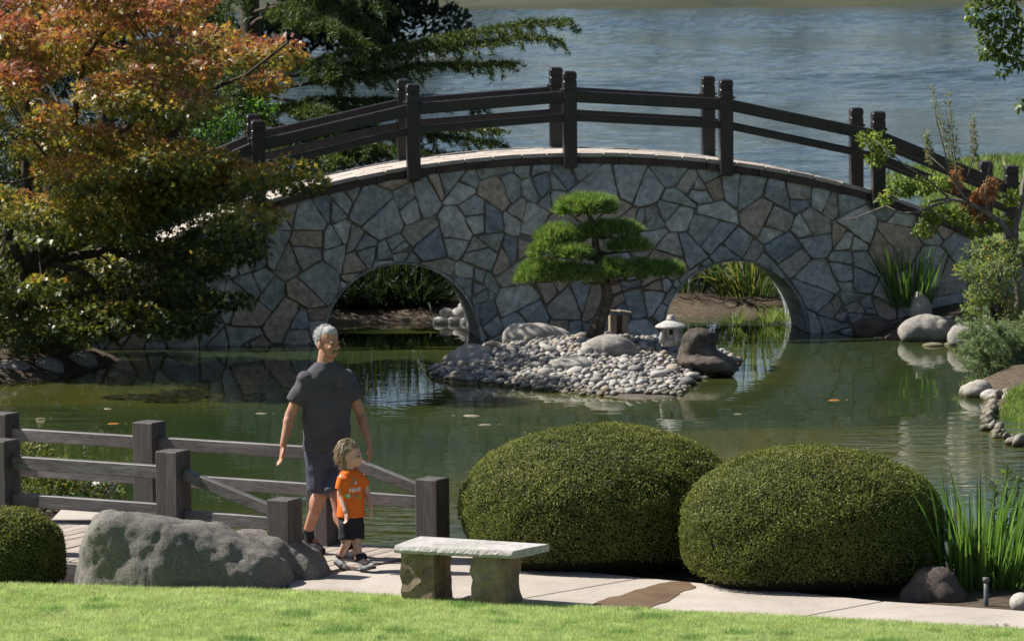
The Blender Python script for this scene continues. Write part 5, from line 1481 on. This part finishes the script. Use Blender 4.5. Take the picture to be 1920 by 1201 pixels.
loc_ = loc_[~((loc_[:, 1] > .005) & (loc_[:, 2] < .085))]; n = len(loc_); Rn = np.array(R)
rad_ = unit(loc_-np.array([0, -.026, .03])); dirs = rad_*.5+np.array([[0, -.5, -.35]])+RNG.normal(scale=.25, size=(n, 3))
C = mixcols(n, [(.55,.55,.55), (.38,.38,.39), (.22,.22,.22)], [3, 2, 1])
world_part(link('hair_strands', blades_mesh('hair_strands', np.array(P(0, 0, 0))+(loc_*1.04) @ Rn.T, dirs @ Rn.T, RNG.uniform(.008, .018, n), np.full(n, .0028), np.full(n, .3), C, M['hair'], 2)), man)
for e in (-1, 1):
    mb = MB(); mb.ell(P(e*.03, .087, -.014), (.010, .006, .006), 8, 6, R); world_part(mb.build('eye', M['eye'], None, True), man)
    mb = MB(); mb.ell(P(e*.032, .096, .008), (.018, .006, .004), 8, 6, R); world_part(mb.build('eyebrow', M['moustache'], None, True), man)
mb = MB(); mb.ell(P(0, .098, -.062), (.030, .011, .009), 12, 8, R); mb.ell(P(.022, .09, -.072), (.010, .009, .013), 8, 6, R); mb.ell(P(-.022, .09, -.072), (.010, .009, .013), 8, 6, R)
remeshed(mb, 'moustache', M['moustache'], .004, 1, man)
def shoe(nm, heel, toe, ank, s, mat, par, sole=None):
    heel, toe, ank = Vector(heel), Vector(toe), Vector(ank)
    mb = MB(); mb.cap(heel, heel.lerp(toe, .62), .040*s, .047*s, 12); mb.cap(heel.lerp(toe, .5), toe, .047*s, .034*s, 12); mb.cap(heel.lerp(toe, .15), ank, .043*s, .042*s, 12)
    remeshed(mb, nm, mat, .007*s+.001, 2, par)
    if sole:
        d = (toe-heel).normalized(); up = Vector((0, 0, 1)); up = (up-d*up.dot(d)).normalized(); sd = d.cross(up)
        rings = []
        for t, w in ((-.18, .012), (-.12, .03), (.1, .04), (.45, .042), (.75, .05), (1.0, .042), (1.12, .022)):
            c = heel+(toe-heel)*t-up*.030*s
            rings.append([c+sd*w*s+up*.008*s, c-sd*w*s+up*.008*s, c-sd*w*s-up*.012*s, c+sd*w*s-up*.012*s])
        mb = MB(); mb.loft(rings); world_part(mb.build('sole', sole, None, False), par)
shoe('shoe', mpt(578, 1020, .20), mpt(603, 1032, .12), an_r+(an_r-kn_r).normalized()*-.05, 1.0, M['black_cloth'], man, M['black_cloth'])
g_l = onz(655, 1049, PZ); 
shoe('shoe', (g_l.x-.03, g_l.y+.02, PZ+.045), (g_l.x+.11, g_l.y-.12, PZ+.04), an_l+(an_l-kn_l).normalized()*-.05, 1.0, M['black_cloth'], man, M['black_cloth'])
for nm, a, b_ in (('sock', an_r, kn_r), ('sock', an_l, kn_l)):
    a, b_ = Vector(a), Vector(b_); d = (b_-a).normalized()
    mb = MB(); mb.tube([a-d*.02, a+d*.02, a+d*.05], [.046, .045, .046], 12); world_part(mb.build(nm, M['black_cloth'], None, True), man)
def decal(shirt_ob, name, verts, faces, c, right, up, fwd, mat, par, lift=.0025):
    """flat print pressed onto the cloth: plane points (x, y) cast onto the shirt"""
    me = shirt_ob.data
    bv = BVHTree.FromPolygons([v.co.copy() for v in me.vertices], [tuple(p.vertices) for p in me.polygons])
    out = []
    for x, y in verts:
        o_ = Vector(c)+right*x+up*y+fwd*.4
        h = bv.ray_cast(o_, -fwd)
        out.append(tuple((h[0] if h[0] else Vector(c)+right*x+up*y)+fwd*lift))
    mb = MB(); mb.add(out, faces); world_part(mb.build(name, mat), par)
def dots(n, r, cx, cy, sx=1.0):
    v = [(cx, cy)]+[(cx+r*sx*math.cos(2*math.pi*k/n), cy+r*math.sin(2*math.pi*k/n)) for k in range(n)]
    return v, [(0, 1+k, 1+(k+1) % n) for k in range(n)]
mf = Vector((.49, -.87, 0)); mr = Vector((.87, .49, 0)); Z = Vector((0, 0, 1))
cc = mpt(640, 715, -.1)
for (x, y, r, sx) in [(-.01, .03, .016, .8), (.012, .028, .012, .7), (0, 0, .02, .6), (.012, -.028, .014, .9), (-.012, -.03, .012, 1.2)]:
    v_, f_ = dots(10, r, x, y, sx); decal(shirt, 'chest_print', v_, f_, cc, mr, Z, mf, M['print_grey'], man)

# child
CY0 = onz(665, 1068, PZ).y
cpt = lambda x, y, dy=0.0: at(x, y, CY0+dy)
kid = tag(empty('person', (cpt(665, 1068).x, CY0, PZ)), 'small child in orange T-shirt and black shorts walking in front of the man', 'person')
mb = MB(); s_ = .95
s_ = .86
P, R = head(mb, cpt(658, 850, 0), (.93, -.36, 0), s_)
mb.cap(cpt(656, 888), cpt(656, 862), .037, .036, 10)
ax, ay = Vector((.8, .6, 0)), Vector((-.6, .8, 0))
s_r, s_l = cpt(641, 897, -.06), cpt(678, 895, .07)
e_r, w_r = cpt(639, 930, -.05), cpt(648, 958, -.12)
e_l, w_l = cpt(689, 926, .08), cpt(696, 950, .02)
for a, e, w in ((s_r, e_r, w_r), (s_l, e_l, w_l)):
    mb.cap(a, e, .032, .027, 10); mb.cap(e, w, .027, .019, 10)
hand(mb, w_r, (.12, -.1, -1), (.5, -.8, 0), .62, .8)
hand(mb, w_l, (.12, -.1, -1), (-.1, -.9, 0), .60, .6)
torso(mb, [(cpt(658,884), .06, .045), (cpt(658,900), .085, .06), (cpt(658,940), .085, .065), (cpt(659,985), .08, .065)], ax, ay)
h_r, h_l = cpt(650, 980, -.03), cpt(668, 980, .03)
k_r, a_r = cpt(650, 1016, -.06), cpt(637, 1044, .06)
k_l, a_l = cpt(668, 1016, -.02), cpt(675, 1048, -.08)
for h, k_, a in ((h_r, k_r, a_r), (h_l, k_l, a_l)):
    mb.cap(h, k_, .052, .036, 10); mb.cap(k_, a, .035, .026, 10)
mb.cap(a_r, cpt(646, 1062, 0), .024, .02, 8); mb.cap(a_l, cpt(700, 1062, -.15), .024, .02, 8)
remeshed(mb, 'body', M['child_skin'], .0065, 2, kid)
mb = MB()
torso(mb, [(cpt(657,879), .05, .045), (cpt(657,884), .082, .058), (cpt(658,893), .103, .07), (cpt(658,920), .108, .08), (cpt(658,950), .105, .086), (cpt(658,968), .106, .088)], ax, ay)
frustum(mb, s_r+Vector((.015, .01, .008)), s_r.lerp(e_r, .62), .050, .050); frustum(mb, s_l+Vector((-.015, -.01, .008)), s_l.lerp(e_l, .5), .048, .048)
ks = remeshed(mb, 'shirt', M['orange_shirt'], .0065, 2, kid, lambda p: .0035*noise.noise(Vector((p.x*9, p.y*9, p.z*16)))+.002*noise.noise(p*34))
mb = MB()
torso(mb, [(cpt(658,960), .095, .078), (cpt(658,978), .096, .08), (cpt(658,988), .09, .075)], ax, ay)
frustum(mb, h_r, h_r.lerp(k_r, .88), .064, .062); frustum(mb, h_l, h_l.lerp(k_l, .85), .064, .062)
remeshed(mb, 'shorts', M['black_cloth'], .0065, 2, kid, lambda p: .003*noise.noise(p*20))
mb = MB()
E = lambda p, r: mb.ell(P(*p), tuple(q*s_ for q in r), 18, 12, R)
E((0,-.028,.045), (.084,.094,.086)); E((0,-.06,-.02), (.076,.055,.075)); E((0,-.058,-.085), (.066,.042,.065)); E((0,-.064,-.125), (.055,.034,.045))
remeshed(mb, 'hair', solid('hair_cap', [(.3, (.12,.09,.06)), (.7, (.30,.25,.18))], 30, .6, .8, .006, 80), .007, 2, kid, lambda p: .007*noise.noise(Vector((p.x*40, p.y*40, p.z*12))))
n = 2600
a_ = RNG.uniform(0, 2*np.pi, n); el = np.arccos(RNG.uniform(-.5, .98, n))
loc_ = np.stack([.086*np.sin(el)*np.cos(a_), -.028+.096*np.sin(el)*np.sin(a_), .045+.089*np.cos(el)], -1)
keep = ~((loc_[:, 1] > .0) & (loc_[:, 2] < .085)); loc_ = loc_[keep]; n = len(loc_)
Rn = np.array(R); cw = np.array(P(0, 0, 0))
rad_ = unit(loc_-np.array([0, -.026, .03])); dn = np.array([[0, -.45, -1.0]]); dirs = dn-rad_*(dn*rad_).sum(1, keepdims=True)*.98; dirs = unit(dirs)+RNG.normal(scale=.09, size=(n, 3))
C = mixcols(n, [(.30,.235,.15), (.20,.15,.095), (.42,.35,.25), (.13,.095,.06)], [3, 3, 2, 2])
Pw = cw+(loc_*s_*1.01) @ Rn.T
low_ = np.clip((.10-loc_[:, 2])/.12, 0, 1)
me = blades_mesh('hair_strands', Pw, dirs @ Rn.T, (.035+.115*low_)*RNG.uniform(.7, 1.3, n), np.full(n, .004), np.full(n, .25), C, M['hair'], 4, C*1.4)
world_part(link('hair_strands', me), kid)
for e in (-1, 1):
    mb = MB(); mb.ell(P(e*.03, .088, -.014), (.010, .006, .007), 8, 6, R); world_part(mb.build('eye', M['eye'], None, True), kid)
shoe('shoe', cpt(632, 1050, .05), cpt(648, 1062, 0), a_r, .62, M['shoe_white'], kid, M['black_cloth'])
shoe('shoe', cpt(679, 1064, -.1), cpt(700, 1059, -.17), a_l, .62, M['shoe_white'], kid, M['black_cloth'])
for a, b_ in ((a_r, k_r), (a_l, k_l)):
    d = (b_-a).normalized(); mb = MB(); mb.tube([a-d*.015, a+d*.015, a+d*.035], [.032, .031, .032], 10); world_part(mb.build('sock', M['black_cloth'], None, True), kid)
kf = Vector((.6, -.8, 0)); kr = Vector((.8, .6, 0)); kc = cpt(668, 917, -.08)
tc_ = bpy.data.curves.new('t', 'FONT'); tc_.body = 'HAVE'; tc_.size = .042; tc_.align_x = 'CENTER'; tc_.resolution_u = 2; tc_.offset = .0012
to = bpy.data.objects.new('t', tc_); COL.objects.link(to)
tm = bpy.data.meshes.new_from_object(to.evaluated_get(bpy.context.evaluated_depsgraph_get())); bpy.data.objects.remove(to)
decal(ks, 'lettering', [(v.co.x, v.co.y-.018) for v in tm.vertices], [tuple(p.vertices) for p in tm.polygons], kc, kr, Z, kf, M['print_white'], kid)
for x, y, r, sx, mt in [(-.004, .075, .014, 1.4, 'print_brown'), (-.012, .052, .012, .8, 'print_brown'), (.008, .045, .009, 1.0, 'print_white'), (-.032, .045, .012, 1, 'print_brown'), (-.06, -.045, .018, 1.1, 'print_green'), (-.058, -.044, .007, 1, 'print_white'),
                        (-.03, -.045, .008, 1.6, 'print_brown'), (.012, -.05, .014, 1.5, 'print_brown'), (.035, -.06, .01, 1, 'print_green')]:
    v_, f_ = dots(12, r, x, y, sx); decal(ks, 'shirt_print', v_, f_, kc, kr, Z, kf, M[mt], kid)
